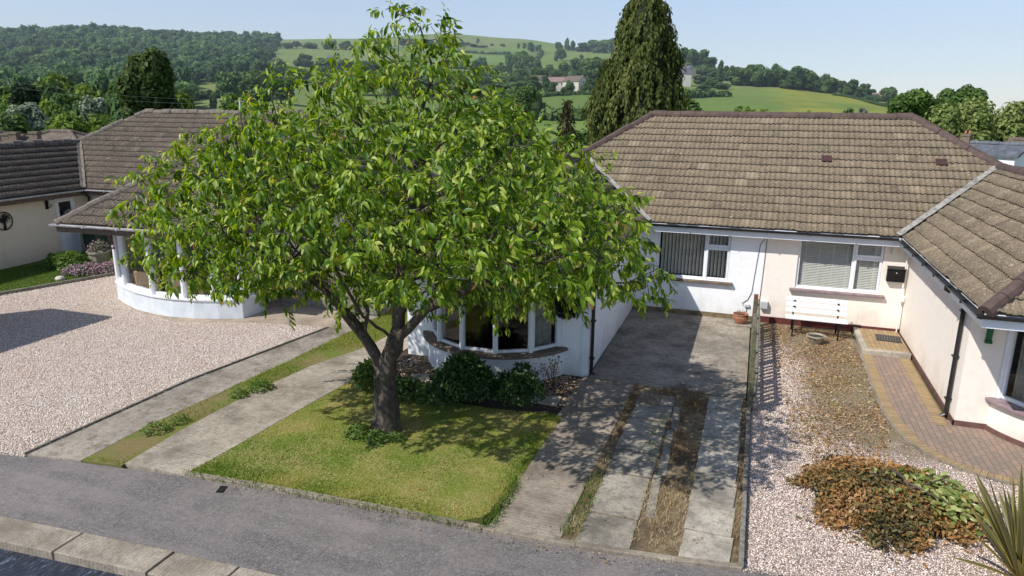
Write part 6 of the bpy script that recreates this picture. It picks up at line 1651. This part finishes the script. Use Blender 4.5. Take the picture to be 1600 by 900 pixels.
# ------------------------------------------------------------------ houses further off
def house(label, px, d, yridge, w_, l_, rot, roofm, wallm, name='house', eave=2.4, pitch=.7, hip=False, chim=(), wins=(), dz=0, yb=None, group=None, dormers=0, over=.25):
    """gabled or hipped house; w_ along the gable, l_ along the ridge"""
    p = at(px, yridge, d); rise = w_ / 2 * pitch; zr = p[2]; g = ground_z(p[0], p[1])
    if yb is not None: g = at(px, yb, d)[2]
    root = thing(name, label, 'house', (p[0], p[1], g), rot, group); H_ = zr - g; ev = H_ - rise
    mb = MB(); X, Yy = l_ / 2, w_ / 2
    vs = [(-X, -Yy, -1.5), (X, -Yy, -1.5), (X, Yy, -1.5), (-X, Yy, -1.5), (-X, -Yy, ev), (X, -Yy, ev), (X, Yy, ev), (-X, Yy, ev)]
    fs = [(0, 1, 5, 4), (1, 2, 6, 5), (2, 3, 7, 6), (3, 0, 4, 7)]
    if not hip: vs += [(-X, 0, H_ - .05), (X, 0, H_ - .05)]; fs += [(5, 6, 9), (7, 4, 8)]
    mb.add(vs, fs); mb.build('wall', MAT[wallm], root)
    mb = MB(); o = over; zo = ev - o * pitch; hx = X - Yy if hip else X + .15; E_ = X + (o if hip else .15); t_ = .12
    T_ = [(-E_, -Yy - o, zo), (E_, -Yy - o, zo), (E_, Yy + o, zo), (-E_, Yy + o, zo), (-hx, 0, H_), (hx, 0, H_)]
    vs = [(x, y, z + t_) for x, y, z in T_] + T_
    fs = [(0, 1, 5, 4), (2, 3, 4, 5), (6, 10, 11, 7), (8, 11, 10, 9), (0, 6, 7, 1), (2, 8, 9, 3)]
    fs += [(1, 2, 5), (3, 0, 4), (1, 7, 8, 2), (3, 9, 6, 0)] if hip else [(1, 7, 11, 5), (5, 11, 8, 2), (3, 9, 10, 4), (4, 10, 6, 0)]
    mb.add(vs, fs); rf = mb.build('roof', MAT[roofm], root)
    mb = MB(); ridge(mb, (-hx, 0, H_ + t_), (hx, 0, H_ + t_), r=.12, L=.5)
    if hip:
        for sx in (-1, 1):
            for sy in (-1, 1): ridge(mb, (sx * hx, 0, H_ + t_), (sx * E_, sy * (Yy + o), zo + t_), r=.12, L=.5)
    mb.build('ridge_tiles', MAT[roofm], rf)
    for x, y, hh, pots in chim:
        mb = MB(); z0 = H_ - abs(y) * pitch - .6; q = .6 if d < 60 else 1; mb.box(x - .36 * q, x + .36 * q, y - .28 * q, y + .28 * q, z0, H_ + hh); mb.box(x - .42 * q, x + .42 * q, y - .34 * q, y + .34 * q, H_ + hh - .1, H_ + hh + .02)
        c = mb.build('chimney', MAT['brick_chimney'], rf)
        for k in range(pots):
            mb = MB(); mb.lathe([(.09 * q, 0), (.11 * q, .05), (.09 * q, .3 * q), (.11 * q, .34 * q), (.07 * q, .34 * q)], (x - .17 * q + .34 * q * k / max(1, pots - 1) if pots > 1 else x, y, H_ + hh + .02), 10); mb.build('chimney_pot', MAT['terracotta'], rf)
    for side, u, z, ww, hh in wins:
        mb = MB(); gl = MB()
        if side == 'f': a = (u - ww / 2, -Yy - .03, z); mb.box(a[0] - .07, a[0] + ww + .07, -Yy - .04, -Yy + .02, z - .07, z + hh + .07); gl.box(a[0], a[0] + ww, -Yy - .05, -Yy - .042, z, z + hh)
        else:
            s = 1 if side == 'r' else -1; mb.box(min(s * X, s * (X + .04)), max(s * X, s * (X + .04)), u - ww / 2 - .07, u + ww / 2 + .07, z - .07, z + hh + .07); gl.box(min(s * (X + .042), s * (X + .05)), max(s * (X + .042), s * (X + .05)), u - ww / 2, u + ww / 2, z, z + hh)
        f = mb.build('window', MAT['upvc'], root); gl.build('pane', MAT['dark_glass'], f)
    for k in range(dormers):
        x = -X + (k + .5) * 2 * X / dormers; mb = MB(); zz = ev + rise * .25; yy = -Yy * .72
        mb.add([(x - .8, yy - .3, zz), (x + .8, yy - .3, zz), (x + .8, yy - .3, zz + 1.1), (x, yy - .3, zz + 1.9), (x - .8, yy - .3, zz + 1.1), (x - .8, yy + 2, zz), (x + .8, yy + 2, zz), (x + .8, yy + 2, zz + 1.1), (x, yy + 2, zz + 1.9), (x - .8, yy + 2, zz + 1.1)], [(0, 1, 2, 3, 4), (1, 6, 7, 2), (2, 7, 8, 3), (3, 8, 9, 4), (4, 9, 5, 0)]); dm = mb.build('dormer', MAT[wallm], rf)
        mb = MB(); mb.box(x - .4, x + .4, yy - .34, yy - .31, zz + .2, zz + 1.1); mb.build('pane', MAT['dark_glass'], rf)
    return root
house('brown hipped roof with two brick chimneys behind the left-hand wing', 95, 47, 209, 7.5, 8.6, R_(14), 'brown_roof', 'left_cream', 'house', hip=True, pitch=.4, chim=((-1.75, -1.2, .1, 0), (-.25, -1.6, .15, 0), (-2.7, -.6, 0, 0)))
house('brown hipped roof with one chimney at the far left edge', -8, 50, 208, 7.5, 7.5, R_(14), 'brown_roof', 'left_cream', hip=True, pitch=.45, chim=((2.4, -1.0, .0, 0),))
house('small village house with pinkish roof left of the silvery willow', 40, 150, 184, 7, 10, R_(30), 'pink_roof', 'far_render', chim=((-3, 0, .9, 2), (3, 0, .9, 2)))
house('grey roofed village house with pale gable below the silvery willow', 58, 108, 192, 7, 9, R_(62), 'brown_roof', 'pale_stone', chim=((3, 0, .9, 1),), wins=(('l', 0, 2.2, 1, 1.1),))
house('far village house half hidden by trees at the left edge', 4, 160, 182, 7, 10, R_(20), 'pink_roof', 'pale_stone', chim=((0, 0, .9, 2),))
house('white cottage with slate roof and brick chimney behind the right-hand hip', 1554, 46, 228, 2.1, 3.1, R_(-40), 'slate', 'white_render', 'cottage', pitch=.48, chim=((-1.45, 0, .55, 2),), wins=(('f', -.1, .95, .5, .6),), yb=292, over=.1)
house('second pale house with dark roof beyond the white cottage at the right edge', 1607, 54, 222, 3.0, 3, R_(-70), 'brown_roof', 'white_render', 'cottage', pitch=.65, chim=((-1.3, 0, .1, 1),), yb=285)
house('farmhouse with pinkish roof and pale walls across the valley', 871, 330, 121, 5.5, 8, R_(12), 'pink_roof', 'far_render', chim=((-3.5, 0, .8, 2),), wins=(('f', -2.4, 1.2, 1, 1), ('f', 0, 1.2, 1, 1), ('f', 2.4, 1.2, 1, 1)), yb=138)
house('long brown-roofed barn house with a bright gable beside the pink roofed farmhouse', 899, 325, 119, 6.5, 9, R_(-24), 'brown_roof', 'far_render', wins=(('f', -2.4, .8, 1, 1), ('r', 0, 2.2, 1, 1)), yb=139)
house('tall pale gabled house on the hill just right of the cypress', 1076, 480, 103, 6, 8, R_(-48), 'slate', 'pale_stone', chim=((-2.5, 0, 1, 2),), wins=(('r', -1.2, 3, .8, 1.3), ('r', 1.2, 3, .8, 1.3)), yb=130)
house('small white house beside the tall gabled house on the hill', 1067, 410, 108, 7, 8, R_(20), 'slate', 'far_render')
house('grey stone house with gabled dormers and chimneys on the hilltop', 1127, 500, 107, 6, 8.5, R_(-8), 'slate', 'pale_stone', chim=((-3.8, 0, 1.2, 2), (3.8, 0, 1.2, 2)), dormers=2, wins=(('f', -2.2, .6, 1, 1.2), ('f', 2.2, .6, 1, 1.2)), yb=123)
house('small stone house at the end of the tree row beyond the buttercup field', 1374, 440, 146, 7, 7, R_(10), 'pink_roof', 'pale_stone')
house('white cottage high on the hill behind the cherry', 520, 700, 86, 7, 10, R_(10), 'slate', 'far_render')
house('small cream house peeping from the trees left of the pink roofed farmhouse', 838, 420, 118, 6, 8, R_(30), 'brown_roof', 'pale_stone')
house('pale stone cottage below the skyline behind the cherry', 660, 600, 106, 7, 10, R_(-10), 'brown_roof', 'pale_stone')
# the gravel drive's shadow comes from the unseen camper van added further down
# overhead lines and pole
def wires():
    root = thing('utility_pole', 'slim grey pole standing behind the left-hand roof', 'pole', (*base_of(376, 62)[:2], -2.4))
    top = at(376, 153, 62)[2] + 2.4
    mb = MB(); mb.tube([(0, 0, 0), (0, 0, top)], [.12, .09], 10); mb.build('shaft', MAT['grey_plastic'], root)
    mb = MB(); mb.box(-.5, .5, -.05, .05, top - .3, top - .2); mb.build('crossarm', MAT['weathered_timber'], root)
    E1 = np.array([*base_of(376, 62)[:2], top - 2.5])
    for lab, ya, dz in (('upper overhead cable sagging across the wood at the left', 118, 0), ('lower overhead cable sagging across the valley trees at the left', 126, -.35)):
        a = at(-30, ya, 74); pts = []
        for i in range(25):
            t = i / 24; p = a * (1 - t) + (E1 + (0, 0, dz)) * t; p[2] -= 4 * .55 * t * (1 - t); pts.append(p)
        mb = MB(); mb.tube(pts, .006, 5); tag(mb.build('overhead_cable', MAT['cable_grey']), lab, 'cable')
wires()

# ------------------------------------------------------------------ summer haze lying over the valley
hm = bpy.data.materials.new('haze_air'); hm.use_nodes = True; hm.node_tree.nodes.clear()
ho = hm.node_tree.nodes.new('ShaderNodeOutputMaterial'); hv = hm.node_tree.nodes.new('ShaderNodeVolumeScatter')
hv.inputs['Color'].default_value = (.72, .86, 1, 1); hv.inputs['Density'].default_value = .0003; hv.inputs['Anisotropy'].default_value = .1
hm.node_tree.links.new(hv.outputs[0], ho.inputs['Volume'])
mb = MB(); mb.box(-2600, 1600, 130, 2600, -80, 260); MAT['haze_air'] = hm
tag(mb.build('haze', hm), kind='structure')

# unseen camper van added left of the view to shadow the gravel drive
def van():
    root = thing('unseen_camper_van', 'unseen white camper van added beyond the left edge to shadow the gravel drive', 'van', (-17.75, 8.4, 0))
    mb = MB(); prof = [(-2.6, .45), (2.55, .45), (2.6, .9), (2.6, 2.75), (2.45, 2.9), (-1.2, 2.9), (-1.75, 2.75), (-2.05, 1.5), (-2.75, 1.25), (-2.85, .6)]
    n = len(prof); vs = [(x, y, z) for x in (-1.05, 1.05) for y, z in prof]
    mb.add(vs, [tuple(range(n)), tuple(range(2 * n - 1, n - 1, -1))] + [(i, (i + 1) % n, n + (i + 1) % n, n + i) for i in range(n)]); mb.build('body', MAT['white_paint'], root, bevel=.05)
    for sx in (-1, 1):
        for y in (-1.85, 1.6):
            mb = MB(); mb.tube([(sx * .82, y, .33), (sx * 1.06, y, .33)], .33, 20); wl = mb.build('wheel', MAT['black_plastic'], root)
            mb = MB(); mb.tube([(sx * 1.055, y, .33), (sx * 1.075, y, .33)], .19, 14); mb.build('rim', MAT['grey_plastic'], wl)
        for a, b in ((-1.7, -.9), (-.3, .9), (1.2, 2.2)):
            mb = MB(); mb.box(min(sx * 1.052, sx * 1.06), max(sx * 1.052, sx * 1.06), a, b, 1.5, 2.1); mb.build('window', MAT['dark_glass'], root)
    mb = MB(); mb.obox((-.9, -2.06, 1.55), (1.8, 0, 0), (0, .28, 1.1), (0, -.02, .01)); mb.build('windscreen', MAT['dark_glass'], root)
van()
